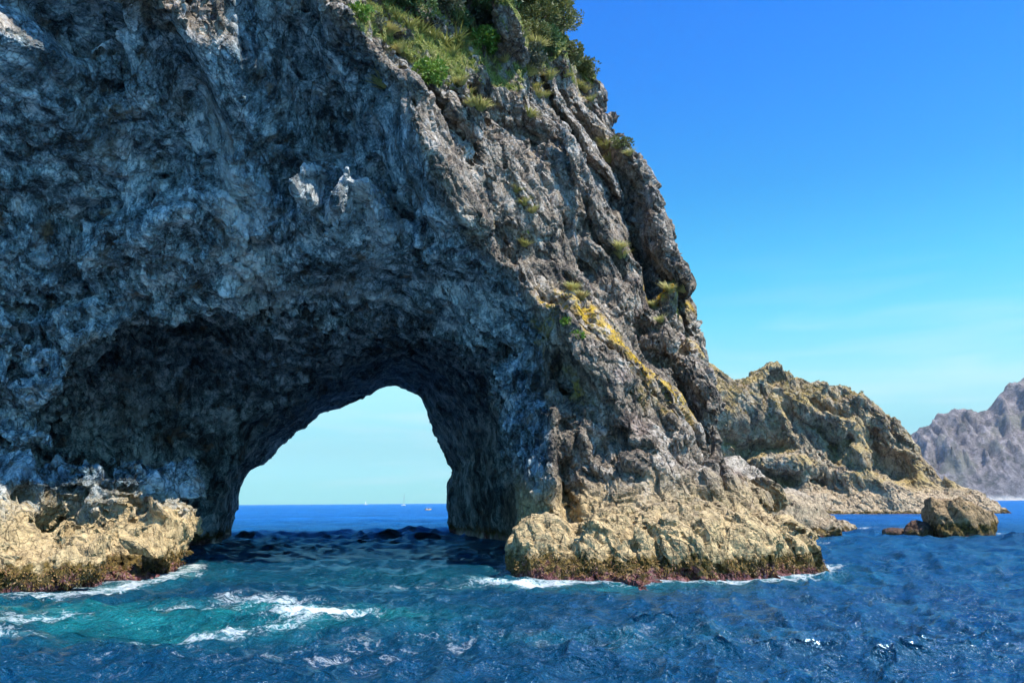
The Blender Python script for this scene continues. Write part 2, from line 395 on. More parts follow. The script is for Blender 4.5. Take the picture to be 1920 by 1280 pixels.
    if hollow: col = m.mix(m.math('MULTIPLY', m.attr('streak_sunlit'), m.rng(m.noise(1.2, 7, 0.7, vec=m.mapv((1.6, 1.6, 0.35), (0, 0, 0), wv)), 0.40, 0.56)), col, (0.62, 0.62, 0.58))  # pale wall streaks, with the brightness of the sunlit ribs painted in
    crust = m.math('MULTIPLY', m.rng(m.noise(1.4 * sc, 8, 0.7), 0.50, 0.60), m.attr('crust')) if hollow else None
    if crust is not None: col = m.mix(m.math('MULTIPLY', crust, 0.75), col, (0.46, 0.44, 0.40))
    if ochre_amt:
        oc = m.math('MULTIPLY', m.rng(m.noise(0.20 * sc, 7, 0.65), 0.44, 0.56), m.rng(up.outputs['Z'], -0.1, 0.5, 0.15, 1.0))
        col = m.mix(m.math('MULTIPLY', oc, ochre_amt), col, ochre)
    # tidal zones: bare tan rock, brown weed, pink coralline crust
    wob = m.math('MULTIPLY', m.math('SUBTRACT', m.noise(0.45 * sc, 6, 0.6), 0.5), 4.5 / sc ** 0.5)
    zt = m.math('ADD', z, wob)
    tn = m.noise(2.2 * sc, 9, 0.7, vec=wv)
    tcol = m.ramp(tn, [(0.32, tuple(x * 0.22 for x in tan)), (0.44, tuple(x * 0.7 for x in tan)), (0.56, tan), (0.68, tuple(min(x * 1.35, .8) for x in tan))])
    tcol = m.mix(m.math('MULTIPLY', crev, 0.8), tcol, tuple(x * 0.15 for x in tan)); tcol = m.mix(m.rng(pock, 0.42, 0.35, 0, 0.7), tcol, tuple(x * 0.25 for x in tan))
    col = m.mix(m.math('MULTIPLY', m.rng(zt, tan_top, tan_top - tan_blend), m.rng(m.xyz()['Y'], 66, 60) if hollow else 1.0), col, tcol)  # tan stops at the tunnel mouth, so colour deepens the shade inside
    wob2 = m.math('MULTIPLY', m.math('SUBTRACT', m.noise(0.9 * sc, 8, 0.72), 0.5), 3.2)
    zw = m.math('ADD', z, wob2)
    wcol = m.ramp(m.noise(4 * sc, 6, 0.7), [(0.38, (0.022, 0.015, 0.005)), (0.50, (0.085, 0.058, 0.012)), (0.58, (0.16, 0.10, 0.022)), (0.70, (0.33, 0.23, 0.09))])
    col = m.mix(m.rng(zw, weed, weed - 0.35), col, wcol)
    ccol = m.ramp(m.noise(5 * sc, 6, 0.7), [(0.38, (0.025, 0.010, 0.008)), (0.48, (0.085, 0.03, 0.022)), (0.56, (0.17, 0.055, 0.058)), (0.68, (0.42, 0.25, 0.24))])
    col = m.mix(m.rng(zw, coral, coral - 0.3), col, ccol)
    li = m.math('MULTIPLY', m.attr('lichen'), m.rng(m.noise(1.6, 8, 0.7), 0.42, 0.52))
    col = m.mix(li, col, m.ramp(m.noise(5, 5, 0.6), [(0.35, (0.42, 0.23, 0.02)), (0.65, (0.62, 0.42, 0.03))])) if hollow else col
    if hollow:
        tf = m.ramp(m.noise(1.1, 6, 0.7), [(0.35, (0.06, 0.09, 0.014)), (0.52, (0.17, 0.18, 0.04)), (0.68, (0.32, 0.28, 0.11))])
        col = m.mix(m.rng(m.attr('turf'), 0.25, 0.6), col, tf)
    # fine relief
    crk = m.rng(m.vor(1.3 * sc, 'DISTANCE_TO_EDGE', wv), 0.0, 0.06)
    blk = m.math('ADD', m.math('MULTIPLY', c1, 0.6), m.math('MULTIPLY', c2, 0.22)); b = m.bump(blk, 0.9 * bump_k, 0.30 / sc); b = m.bump(crev, -0.0 + 0.9 * bump_k, -0.10 / sc, b) if False else b
    b = m.bump(m.math('SUBTRACT', 1.0, crev), 0.9 * bump_k, 0.12 / sc, b); b = m.bump(rg2, 0.8 * bump_k, 0.16 / sc, b); b = m.bump(strat, 0.7 * bump_k, 0.24 / sc, b); b = m.bump(rg, 0.8 * bump_k, 0.06 / sc, b); b = m.bump(pock, 0.8 * bump_k, 0.06 / sc, b)
    b = m.bump(medn, 0.7 * bump_k, 0.20 / sc, b)
    b = m.bump(crk, 0.5 * bump_k, 0.07 / sc, b)
    b = m.bump(fine, 0.9 * bump_k, 0.055 / sc, b)
    wet = m.rng(z, 0.9, 0.3)
    m.setb(Base_Color=col, Roughness=m.rng(wet, 0, 1, 0.85, 0.35), Normal=b)
    m.b.inputs['Specular IOR Level'].default_value = 0.3
    return m.m

# ================================================================== THE ROCK ARCH
# smooth outer faces of the massif, measured points (px, py, distance Y)
face_pts = M3([
    (955, 1066, 45), (1010, 1076, 43), (1200, 1080, 41.5), (1400, 1072, 43), (1530, 1066, 46.5),
    (1000, 985, 47.5), (1100, 935, 49), (1250, 925, 48.5), (1400, 950, 49.5), (1480, 1000, 49),
    (1060, 800, 50.5), (1200, 800, 51), (1330, 800, 56), (1390, 860, 60),
    (1050, 660, 52), (1180, 660, 54), (1310, 660, 60),
    (960, 560, 51), (1100, 540, 55), (1270, 540, 63),
    (900, 430, 49.5), (1050, 400, 55.5), (1210, 400, 66),
    (800, 260, 47), (960, 260, 53), (1120, 260, 66),
    (660, 80, 45), (760, 130, 48.5), (900, 140, 56), (1010, 140, 63), (1090, 140, 70),
    (700, -60, 49), (850, -60, 60), (1000, -60, 70),
    (600, 0, 44.0), (400, 20, 42), (200, 0, 40.0), (0, 0, 38.5), (-200, 0, 36),
    (0, -250, 42), (400, -250, 46), (650, -250, 54)])
face_f = tps(face_pts + [np.array([-20, 38, 10.]), np.array([-45, 33, 10.]), np.array([-60, 33, 30.]), np.array([-15, 38, 18.]), np.array([-45, 30., 0.])])
hol_pts = M3([
    (-200, 200, 43), (0, 120, 45.5), (0, 330, 48.5), (30, 400, 49), (200, 150, 49.3), (400, 200, 50.6), (600, 200, 51), (740, 320, 50.8), (690, 180, 49.0),
    (560, 120, 50), (300, 125, 49.0), (0, -25, 38.3), (200, 5, 39.6), (300, 30, 40.8), (420, 60, 42.2), (600, 40, 43.6), (-200, -30, 36), (-200, -300, 36), (0, -300, 38), (200, -300, 39), (400, -300, 41), (600, -300, 43), (800, -300, 46), (200, -120, 38.5), (400, -120, 41), (0, -120, 37.5), (600, -120, 43),
    (200, 350, 50.3), (420, 350, 51.0), (600, 380, 51), (800, 420, 51.5), (890, 480, 51.5),
    (100, 460, 50.3), (280, 440, 50.6), (420, 420, 51), (640, 445, 51), (800, 455, 51.8),
    (100, 560, 54), (300, 540, 56), (450, 545, 57), (600, 520, 58.5), (750, 520, 58.5), (900, 560, 55.5), (960, 620, 54.5),
    (30, 700, 54), (20, 850, 55), (-200, 700, 51), (-200, 900, 52), (0, 600, 53), (130, 640, 53.5), (260, 590, 56), (420, 572, 58), (560, 600, 60.5), (700, 600, 63), (850, 620, 60), (960, 680, 54.5)])
hol_f = tps(hol_pts + [at(985, 800, 50.2), at(1000, 950, 46.5), at(900, 350, 47.0), at(1080, 560, 47), at(1080, 800, 46), at(1080, 950, 43), at(820, 200, 41), at(1000, 300, 41), np.array([-20, 52., 0]), np.array([-34, 50., 4])])
ST = 0.25
FA = Field2(-80, 30, -4, 68, ST, face_f)
HO = Field2(-80, 30, -4, 68, ST, hol_f)
# ridges and crevices of the sunlit buttress
for ln, h, wl, wr in [
    ([(1040, 560, 53), (1130, 640, 53), (1240, 745, 54), (1290, 870, 52)], 2.2, 2.0, 4.0),      # lichen ridge
    ([(940, 440, 50), (1030, 600, 52), (1130, 740, 52), (1200, 850, 50)], 1.2, 1.5, 3.0),
    ([(1000, 210, 57), (1080, 350, 58), (1160, 520, 59), (1240, 700, 58)], 1.8, 2.2, 2.5),
    ([(1130, 230, 66), (1200, 360, 66), (1260, 520, 64), (1320, 690, 62), (1370, 860, 60)], 2.0, 3.0, 2.5),
    ([(1230, 545, 62), (1270, 600, 61), (1250, 680, 60)], 1.6, 2.5, 2.5),
    ([(1010, 640, 52), (980, 740, 51), (1005, 860, 50), (1025, 960, 48)], 2.4, 1.7, 1.2),
    ([(760, 250, 47.5), (850, 330, 48), (930, 440, 49.5)], 1.4, 1.0, 1.8),
    ([(640, 60, 45.5), (720, 130, 47), (800, 220, 48)], 1.2, 1.0, 2.0),
    ([(930, 40, 63), (960, 110, 62), (975, 160, 61)], 4.5, 2.0, 2.2),                            # pale crag among the bushes
    ([(838, 0, 58), (850, 60, 57)], 3.0, 1.0, 1.0),
    ([(1050, 100, 68), (1050, 170, 66)], 2.5, 1.5, 1.5),
    ([(1120, 150, 70), (1130, 230, 70)], 1.5, 1.5, 1.5),
    ([(1090, 760, 50), (1060, 850, 49), (1070, 930, 48)], 2.2, 2.0, 4.0),                        # rounded grey shoulder
    ]: FA.ridge(ln, h * 1.35, wl * 1.1, wr * 1.1)
for ln, h, wd in [
    ([(1020, 640, 52), (1055, 760, 52), (1058, 860, 50), (1070, 960, 48), (1075, 1000, 47)], -4.2, 0.95),
    ([(1060, 180, 64), (1120, 270, 65), (1180, 390, 64), (1220, 520, 62), (1215, 600, 60)], -4.0, 1.2),
    ([(1195, 600, 59), (1205, 660, 58), (1235, 710, 58)], -4.8, 1.8),
    ([(1270, 610, 61), (1285, 680, 60)], -4.0, 1.6),
    ([(940, 300, 53), (960, 380, 53), (930, 460, 50)], -1.4, 0.9),
    ([(1000, 250, 58), (990, 330, 57)], -2.2, 1.5),
    ([(1165, 740, 53), (1185, 800, 51), (1180, 830, 51)], -2.8, 0.9),
    ([(1260, 700, 59), (1300, 800, 57), (1330, 880, 55)], -3.2, 1.1),
    ([(1000, 500, 52), (1010, 540, 52), (1060, 600, 53)], -1.2, 0.6),
    ([(1240, 860, 50), (1290, 920, 49)], -0.9, 0.6),
    ([(1160, 930, 47), (1185, 1000, 45)], -1.0, 0.6),
    ([(890, 150, 55), (905, 230, 53)], -1.6, 0.8),
    ([(1080, 420, 57), (1100, 520, 57)], -1.2, 0.8)]: FA.ridge(ln, h, wd, wd)
# folds and brows in the shaded hollow (wl: above or left of the line, wr: below)
for ln, h, wl, wr in [
    ([(-60, 500, 48), (40, 492, 48), (150, 472, 49), (270, 455, 50), (340, 425, 51), (400, 400, 51), (440, 380, 51)], 2.3, 4.0, 0.5),
    ([(500, 470, 51), (560, 455, 51), (640, 463, 51), (760, 455, 51), (830, 470, 51), (890, 520, 51)], 2.4, 4.5, 0.5),
    ([(440, 60, 47), (450, 200, 48.5), (470, 330, 50), (520, 460, 52)], 2.6, 1.6, 2.6),
    ([(605, 305, 50), (590, 350, 50), (572, 400, 50.5)], 4.4, 1.3, 1.3), ([(680, 320, 50), (650, 380, 50), (650, 430, 50.5)], 4.2, 1.2, 1.2), ([(690, 340, 50), (715, 400, 50), (715, 450, 50.5)], 4.6, 1.3, 1.3),
    ([(60, 160, 45), (150, 160, 45), (240, 112, 46), (330, 85, 46), (420, 95, 46)], 2.4, 2.0, 0.45),
    ([(150, 330, 50), (230, 300, 50), (300, 270, 50), (400, 240, 50)], 1.2, 2.0, 0.4),
    ([(60, 770, 50), (90, 700, 51), (135, 650, 52), (200, 612, 53), (280, 588, 55), (400, 572, 56), (470, 590, 58)], 2.2, 3.5, 0.4),
    ([(500, 560, 59), (640, 545, 60), (760, 560, 60), (900, 640, 58)], 1.8, 2.5, 0.5),
    ([(460, 470, 52), (440, 540, 55), (480, 600, 58)], 1.5, 2.0, 2.0),
    ([(780, 290, 51), (850, 380, 51), (900, 470, 51)], 1.4, 2.0, 0.8),
    ([(60, 620, 52), (160, 570, 52), (300, 520, 54), (430, 500, 55)], 1.5, 3.0, 0.4)]: HO.ridge(ln, h, wl, wr)
for ln, h, w1 in [([(478, 90, 48), (462, 200, 49), (470, 300, 50)], -1.8, 0.55), ([(0, 300, 44), (15, 420, 45), (0, 500, 46)], -3.5, 1.5), ([(180, 230, 48), (260, 200, 48)], -1.6, 4.0), ([(250, 370, 50), (360, 340, 50)], -1.6, 4.0),
    ([(580, 180, 50), (640, 240, 50)], -2.0, 4.5), ([(700, 260, 50), (780, 400, 51)], -1.8, 3.5), ([(90, 400, 49), (130, 300, 48)], -1.2, 3.0), ([(330, 110, 47), (400, 150, 48)], -1.8, 2.0)]: HO.ridge(ln, h, w1, w1)

# right-hand outline of the massif: X limit as a function of height
sil = [at(*p) for p in [(1600, 1090, 48), (1535, 1060, 47), (1500, 1020, 50), (1420, 960, 54), (1375, 900, 58), (1358, 800, 61), (1335, 680, 62), (1305, 600, 63), (1296, 550, 64), (1270, 520, 65),
       (1255, 460, 66), (1232, 390, 67), (1190, 300, 69), (1142, 245, 70), (1142, 180, 71), (1128, 150, 72), (1085, 115, 73), (1060, 60, 74), (1020, 20, 75), (1015, -40, 76), (960, -120, 78)]]
silz = np.array([p[2] for p in sil])[::1]; silx = np.array([p[0] for p in sil]) - 1.0
o_ = np.argsort(silz); silz = silz[o_]; silx = silx[o_]

# tunnel: three outlines lofted along the passage
def outline(pts, Y, cx):
    P = np.array([at(a, b, Y) for a, b in pts]); th = np.arctan2(np.maximum(P[:, 2], -0.5), P[:, 0] - cx); r = np.hypot(P[:, 0] - cx, P[:, 2])
    o = np.argsort(th); return th[o], r[o]
TUN = []
for Y, cx, pts in [
    (50, -16, [(60, 1000), (70, 850), (90, 760), (150, 660), (260, 600), (400, 570), (560, 580), (700, 580), (850, 590), (938, 640), (958, 800), (980, 985), (970, 1040)]),
    (60, -17, [(45, 1000), (50, 880), (75, 770), (140, 680), (250, 600), (380, 580), (500, 605), (600, 600), (700, 600), (830, 622), (925, 670), (950, 800), (965, 1010)]),
    (71, -18, [(190, 1010), (170, 900), (160, 780), (190, 660), (290, 590), (400, 590), (500, 650), (600, 655), (700, 640), (820, 645), (915, 690), (955, 800), (972, 1010)]),
    (82, -20, [(395, 1030), (420, 960), (445, 870), (480, 800), (560, 745), (640, 700), (720, 665), (800, 660), (880, 700), (930, 800), (955, 900), (965, 1010)]),
    (104, -24, [(432, 1008), (445, 950), (470, 885), (500, 868), (540, 830), (575, 803), (600, 775), (640, 762), (690, 748), (715, 728), (745, 724), (775, 740), (790, 745), (800, 790), (830, 850), (846, 882), (833, 910), (833, 950), (842, 1002)]),
    (116, -26, [(380, 1008), (400, 950), (430, 885), (500, 820), (540, 790), (600, 745), (640, 732), (690, 718), (745, 700), (790, 710), (830, 790), (860, 850), (870, 882), (870, 950), (870, 1002)])]:
    TUN.append((Y, cx, *outline(pts, Y, cx)))
def tunnel(X, Y, Z):
    Ys = [t[0] for t in TUN]; Yc = np.clip(Y, Ys[0], Ys[-1]); res = np.zeros_like(X)
    cx = np.interp(Yc, Ys, [t[1] for t in TUN]); rr = np.hypot(X - cx, Z); th = np.arctan2(np.maximum(Z, 0.0), X - cx)
    rad = np.zeros_like(X)
    R_ = [np.interp(th, t[2], t[3]) for t in TUN]
    for i in range(len(TUN) - 1):
        m = (Yc >= Ys[i]) & (Yc <= Ys[i + 1]); t = (Yc - Ys[i]) / (Ys[i + 1] - Ys[i]); rad = np.where(m, R_[i] * (1 - t) + R_[i + 1] * t, rad)
    rr = np.where(Z < 0, np.abs(X - cx), rr)
    return (rr - rad) * 0.8
# lumps: ledges and boulders at the foot (px, py, Y, rx, ry, rz, rotz, roty)
foot = [
    (1012, 1037, 46.0, 1.6, 2.0, 1.9, 0, 0.1), (1150, 1045, 45.5, 3.2, 3.0, 2.3, 0, 0.05), (1280, 1030, 46.0, 4.2, 4.0, 2.9, 0, 0),
    (1390, 1040, 47.0, 3.8, 3.5, 2.0, 0, 0.2), (1450, 1070, 47.5, 1.8, 2.4, 1.3, 0, 0.35), (1240, 960, 50, 6.0, 4.0, 3.6, 0, 0.1),
    (1120, 880, 51.5, 2.8, 2.5, 3.4, 0, 0), (1340, 965, 52, 4.0, 4, 2.3, 0, 0.3)]
leftl = [
    (60, 1085, 41, 3.2, 4.2, 1.5, 0.2, 0), (-80, 1060, 39.5, 3.8, 3.2, 1.9, 0, 0), (-5, 1020, 41.0, 0.9, 1.5, 1.8, 0, 0), (150, 1055, 44, 3.4, 4.2, 1.6, 0.2, 0), (245, 1040, 47.5, 2.6, 3.4, 1.9, 0, 0),
    (300, 1000, 50.5, 2.0, 2.4, 2.2, 0, 0), (338, 935, 53.0, 0.8, 1.2, 1.5, 0, -0.3), (322, 1015, 52.5, 1.1, 2.2, 1.8, 0, 0), (352, 995, 54.0, 0.4, 0.6, 1.9, 0, 0),
    (110, 1035, 51, 4.5, 3.5, 1.5, 0, 0), (50, 945, 54.5, 4.5, 2.2, 3.2, 0, 0), (170, 950, 56.5, 4.5, 2.2, 3.0, 0, 0), (290, 925, 58.5, 3.2, 2.0, 3.2, 0, 0), (215, 985, 55, 3.5, 2.4, 2.4, 0, 0)]
def lump_list(l):
    r = []
    for px, py, Y, rx, ry, rz_, a, b in l:
        c_ = at(px, py, Y); r.append((c_, (rx, ry, rz_), a, b))
    return r
FOOT = lump_list(foot); LEFT = lump_list(leftl)
def F_arch(X, Y, Z):
    a = (FA.at(X, Z) - Y) * 0.72; b = (HO.at(X, Z) - Y) * 0.72
    hol = np.maximum(a, b)
    f = smax(hol, X - np.interp(Z, silz, silx) - 0.35 * np.maximum(0, 60 - Y) * 0, 1.2)
    f = np.maximum(f, (Y - 112 - 0.15 * (X + 20) + 1.0 * np.maximum(Z - 26, 0)) * 0.7); f = np.maximum(f, Z - 60 - 0 * X)
    f = np.maximum(f, -tunnel(X, Y, Z))
    for c_, r_, a_, b_ in FOOT: f = smin(f, ell(X, Y, Z, c_, r_, a_, b_), 0.9)
    for c_, r_, a_, b_ in LEFT: f = smin(f, ell(X, Y, Z, c_, r_, a_, b_), 1.0)
    return f
def fabric(P):
    """rotate/stretch into the dip of the rock fabric"""
    a = R(28); u = P[:, 0] * math.cos(a) + P[:, 2] * math.sin(a); v = -P[:, 0] * math.sin(a) + P[:, 2] * math.cos(a)
    return np.stack([u, P[:, 1], v * 0.33], 1)
def sstep(x, a, b):
    t = np.clip((x - a) / (b - a), 0, 1); return t * t * (3 - 2 * t)
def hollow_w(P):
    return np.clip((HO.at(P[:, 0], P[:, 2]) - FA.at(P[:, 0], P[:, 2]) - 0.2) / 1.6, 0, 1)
def noisy(F):
    def g(P):
        wv = np.stack([fbm(P * 0.16, 2, 1), fbm(P * 0.16, 2, 5), fbm(P * 0.16, 2, 9)], 1)
        Q = P + wv * 1.1
        tame = np.clip((P[:, 1] - 66) / 30, 0, 1)
        f = F(P[:, 0] + wv[:, 0] * (0.7 - 0.5 * tame), P[:, 1] + wv[:, 1] * 0.6, P[:, 2] + wv[:, 2] * (0.6 - 0.4 * tame))
        fq = fabric(Q); hw = hollow_w(P)
        v1, _ = facets(fq * 0.26, 1); v2, e2 = facets(fq * 0.62, 2); v0, e0 = facets(np.stack([fq[:, 0] * 0.16, fq[:, 1] * 0.08, fq[:, 2] * 0.14], 1), 8)
        big = (1 - hw) * np.clip((P[:, 2] - 5) / 5, 0, 1) * (1 - tame)
        low = np.clip((P[:, 2] - 3) / 5, 0.35, 1); sm = hw * sstep(P[:, 2], 19, 23)
        f = f + (v1 * 0.85 * (1 - 0.3 * hw - 0.25 * sm) + v2 * 0.34 * (1 - 0.15 * hw - 0.35 * sm)) * low * (1 - 0.75 * tame) + big * (v0 * 1.7 + 0.8 * np.exp(-(e0 / 0.07) ** 2))
        sw = np.stack([Q[:, 0] * 0.16, Q[:, 1] * 0.16, Q[:, 2] * 0.34 + Q[:, 0] * 0.10], 1) + wv * 0.55
        f = f - hw * (1 - 0.6 * tame) * (0.8 - 0.35 * sm) * ridged(sw, 2, 40)
        ck = 1 - np.abs(gnoise(np.stack([fq[:, 0] * 0.42, fq[:, 1] * 0.15, fq[:, 2] * 0.30], 1) + wv * 0.35, 61)) * 9
        ck2 = 1 - np.abs(gnoise(np.stack([Q[:, 0] * 0.11 + Q[:, 2] * 0.05, Q[:, 1] * 0.1, Q[:, 2] * 0.19], 1) + wv * 0.6, 63)) * 11
        f = f + (1 - hw) * 0.9 * np.clip(ck, 0, 1) * low * (1 - tame) + hw * 1.3 * np.clip(ck2, 0, 1) * (1 - tame)
        rb = np.stack([fq[:, 0] * 0.36, fq[:, 1] * 0.2, fq[:, 2] * 0.22], 1)
        f = f + (1 - hw) * 0.35 * low * (1 - 0.7 * tame) * np.clip(ridged(rb, 2, 44) * 1.4 + 0.1, -0.4, 1.2)
        f = np.maximum(f, -3 * ell(P[:, 0], P[:, 1], P[:, 2], (18.0, 65.0, 20.6), (2.7, 6.0, 2.2)))
        return f
    return g
xs = steps((-80, -44, 1.8, 0.7), (-44, -38, 0.6, 0.3), (-38, 24, 0.285, 0.285), (24, 30, 0.5, 1))
ys = steps((31, 36, 0.5, 0.3), (36, 64, 0.285, 0.285), (64, 118, 0.35, 0.85))
zs = steps((-3, -0.6, 0.6, 0.3), (-0.6, 42, 0.285, 0.285), (42, 64, 0.4, 1.6))
v, q = surface_nets(F_arch, xs, ys, zs, 3, 2.9, noisy(F_arch))
v, q = drop_islands(v, q)
print('arch base', len(v), len(q), time.time() - T0)
v = laplace(v, q, 1, 0.35)
def detail(v, q, k=1.0, scl=1.0, calm=None):
    N = vnormals(v, q)
    wv = np.stack([gnoise(v * 0.6 * scl, 31), gnoise(v * 0.6 * scl, 32), gnoise(v * 0.6 * scl, 33)], 1)
    Q = fabric(v * scl + wv * 0.45)
    v1, e1 = facets(Q * 1.15, 4); v2, _ = facets(Q * 3.9, 6)
    r1 = ridged(Q * 0.9, 4, 12)
    rough = 0.45 + 0.75 * sstep(gnoise(v * 0.13 * scl, 50), -0.35, 0.4)
    r2 = ridged(np.stack([Q[:, 0] * 1.9, Q[:, 1] * 1.2, Q[:, 2] * 1.1], 1), 3, 19)
    ln = 1 - np.abs(gnoise(np.stack([Q[:, 0] * 1.3, Q[:, 1] * 0.6, Q[:, 2] * 0.8], 1), 21)) * 8
    d = (v1 * 0.32 + v2 * 0.07) * rough + r1 * 0.05 - r2 * 0.05 * rough - 0.12 * np.exp(-(e1 / 0.07) ** 2) - 0.16 * np.clip(ln, 0, 1)
    if calm is not None: d = d * calm
    return v + N * (d * k / scl)[:, None], N
# subdivide only what faces the water in front
N0 = vnormals(v, q); fc = v[q].mean(1); fn = N0[q].mean(1); vw = fc - CAM; dist = np.linalg.norm(vw, axis=1); vw /= dist[:, None]
sel = ((fn * vw).sum(1) < 0.10) & (fc[:, 0] > -0.76 * fc[:, 1]) & (fc[:, 1] < 72) & (fc[:, 2] < 0.78 * fc[:, 1]) & (fc[:, 2] > -0.8)
v, q, ext = subdivide_sel(v, q, sel)
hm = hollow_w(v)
calm = np.clip((v[:, 2] - 2) / 5, 0.6, 1) * (1 + 0.1 * hm - 0.6 * hm * sstep(v[:, 2], 19, 23)) * np.clip(1 - (v[:, 1] - 72) / 12, 0.3, 1)
v, N = detail(v, q, 1.0, 1.0, calm)
print('arch fine', len(v), time.time() - T0)
# masks that stay with the rock: hollow rock type, lichen streaks, pale crust
def near_line(V3, line, wd):
    best = np.full(len(V3), 1e9)
    P = [at(*p) for p in line]
    for a, b in zip(P[:-1], P[1:]):
        ab = b - a; t = np.clip(((V3 - a) @ ab) / (ab @ ab), 0, 1); best = np.minimum(best, np.linalg.norm(V3 - a - t[:, None] * ab, axis=1))
    return np.clip(1.3 - best / wd, 0, 1)
nl = fbm(v * 0.8, 3, 77)
crust_crag = np.maximum(near_line(v, [(935, 30, 62), (955, 90, 62), (975, 150, 61)], 1.7), near_line(v, [(838, -10, 58), (852, 55, 57)], 1.1))
lic = np.maximum(near_line(v, [(1070, 590, 52), (1130, 650, 52), (1180, 690, 52), (1235, 740, 52.5)], 2.7), near_line(v, [(1240, 545, 60), (1290, 570, 61)], 1.6))
lic = np.maximum(lic, 0.75 * near_line(v, [(1090, 650, 51), (1140, 720, 51)], 1.0)); lic = np.maximum(lic, near_line(v, [(1228, 370, 66), (1234, 395, 66)], 1.0))
for l_ in [[(1120, 260, 66), (1150, 330, 66)], [(960, 420, 50), (1000, 480, 51)], [(1210, 330, 67), (1225, 400, 67)], [(1090, 690, 51), (1115, 750, 51)], [(880, 160, 56), (960, 170, 58)], [(1040, 130, 68), (1080, 190, 68)], [(1250, 640, 60), (1300, 680, 60)]]: lic = np.maximum(lic, near_line(v, l_, 1.3) * 0.62)
lic = np.clip(lic + nl * 0.6, 0, 1) * (lic > 0) * np.clip(N[:, 2] * 1.5 + 0.5, 0, 1)
crust = np.clip((v[:, 2] - 20) / 12, 0, 1) * (1 - hm * 0.6) * np.clip(N[:, 2] + 0.8, 0, 1)
crust = np.maximum(crust, near_line(v, [(960, 440, 50.5), (1010, 510, 51), (1080, 600, 52)], 2.2) * 0.9)
for l_, w_ in (([(925, 10, 62), (950, 80, 62), (975, 165, 61)], 2.6), ([(836, -10, 58), (852, 65, 57)], 1.6), ([(1010, 180, 60), (960, 215, 58)], 2.5), ([(1200, 330, 67), (1225, 390, 67)], 2.5)): crust = np.maximum(crust, near_line(v, l_, w_))
def inside_poly(px, py, poly):
    r = np.zeros(len(px), bool); n = len(poly)
    for i in range(n):
        x1, y1 = poly[i]; x2, y2 = poly[(i + 1) % n]
        c_ = (y1 > py) != (y2 > py); r ^= c_ & (px < (x2 - x1) * (py - y1) / (y2 - y1 + 1e-9) + x1)
    return r
def project(V3):
    c_ = (V3 - CAM) @ RM; return 960 + FPX * c_[:, 0] / -c_[:, 2], 640 - FPX * c_[:, 1] / -c_[:, 2]
# the grassy ramp below the bushes: vertical prism through the measured rim of the turf
RAMP = [(648, 48), (660, 20), (690, 0), (760, -60), (1010, -60), (1075, 80), (1130, 150), (1100, 170), (1060, 150), (1010, 135), (960, 165), (905, 160), (880, 140), (850, 168), (815, 160), (780, 125), (735, 92), (700, 68)]
gx, gy = project(v); nn_ = fbm(v * 0.5, 3, 55)
turf = inside_poly(gx + nn_ * 18, gy + nn_ * 18, RAMP) * np.clip(N[:, 2] * 1.6 + 0.45 + nn_ * 0.5, 0, 1) * (v[:, 1] < 80)
turf *= 1 - np.clip(crust_crag * 1.5, 0, 1)
stk_sunlit = np.maximum(near_line(v, [(420, 120, 48), (430, 250, 49.5), (450, 400, 51), (500, 600, 58)], 1.5), near_line(v, [(530, 550, 58), (640, 540, 59), (730, 560, 60)], 1.0) * .8)
stk_sunlit = np.maximum(stk_sunlit, near_line(v, [(595, 300, 48), (590, 400, 48.5)], 1.8)); stk_sunlit = np.maximum(stk_sunlit, near_line(v, [(680, 320, 48), (705, 440, 48.5)], 2.2)) * hm  # the two sunlit ribs of the wall painted pale as well
stk_sunlit = stk_sunlit * 0.8
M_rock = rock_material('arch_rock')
me = make_mesh('rock_arch', v, q, M_rock, False, {'hollow': hm, 'lichen': lic, 'crust': crust, 'turf': turf, 'streak_sunlit': stk_sunlit}, ext)
arch = link('rock_arch', me)
tag(arch, 'towering dark rock headland pierced by a huge sea arch', 'rock arch')
fcv = v[q].mean(1); fnv = N[q].mean(1)
keep = (fcv[:, 2] > 10) & (fcv[:, 1] < 80) & (fcv[:, 0] > -20) & ((fnv * (fcv - CAM)).sum(1) < 0)
qk = q[keep]; ids, inv_ = np.unique(qk, return_inverse=True)
bvh_arch = BVHTree.FromPolygons(v[ids].tolist(), inv_.reshape(qk.shape).tolist())
print('arch done', time.time() - T0)

# weed hanging in the tidal band of the arch
g = np.random.default_rng(21); cand = np.where((v[:, 2] > 0.15) & (v[:, 2] < 1.15 + 0.6 * gnoise(v * 0.5, 66)) & (v[:, 1] < 58) & (((v - CAM) * N).sum(1) < 0))[0]
cand = cand[gnoise(v[cand] * 0.8, 67) > -0.25]; cand = g.choice(cand, min(len(cand), 26000), replace=False)
P = v[cand] + N[cand] * 0.02; D = N[cand] * 0.55 + np.array([0, 0, -0.75]) + g.normal(size=P.shape) * 0.5; D /= np.linalg.norm(D, axis=1, keepdims=True); S = np.cross(D, g.normal(size=P.shape)); S /= np.linalg.norm(S, axis=1, keepdims=True)
Lw = (0.06 + 0.12 * g.random(len(P)))[:, None]; W = (0.02 + 0.03 * g.random(len(P)))[:, None]
KV = np.stack([P - S * W, P + S * W, P + D * Lw + S * W * 0.7, P + D * Lw - S * W * 0.3], 1).reshape(-1, 3)
m = NM('kelp'); m.setb(Base_Color=m.ramp(m.noise(1.3, 6, 0.75), [(0.36, (0.03, 0.018, 0.005)), (0.47, (0.12, 0.075, 0.015)), (0.54, (0.24, 0.14, 0.03)), (0.60, (0.14, 0.05, 0.045)), (0.70, (0.36, 0.26, 0.12))]), Roughness=0.6)
kelp = link('seaweed', make_mesh('seaweed', KV, np.arange(len(KV)).reshape(-1, 4), m.m, False)); tag(kelp, 'brown seaweed hanging on the rock along the waterline of the arch', 'seaweed', kind='stuff')

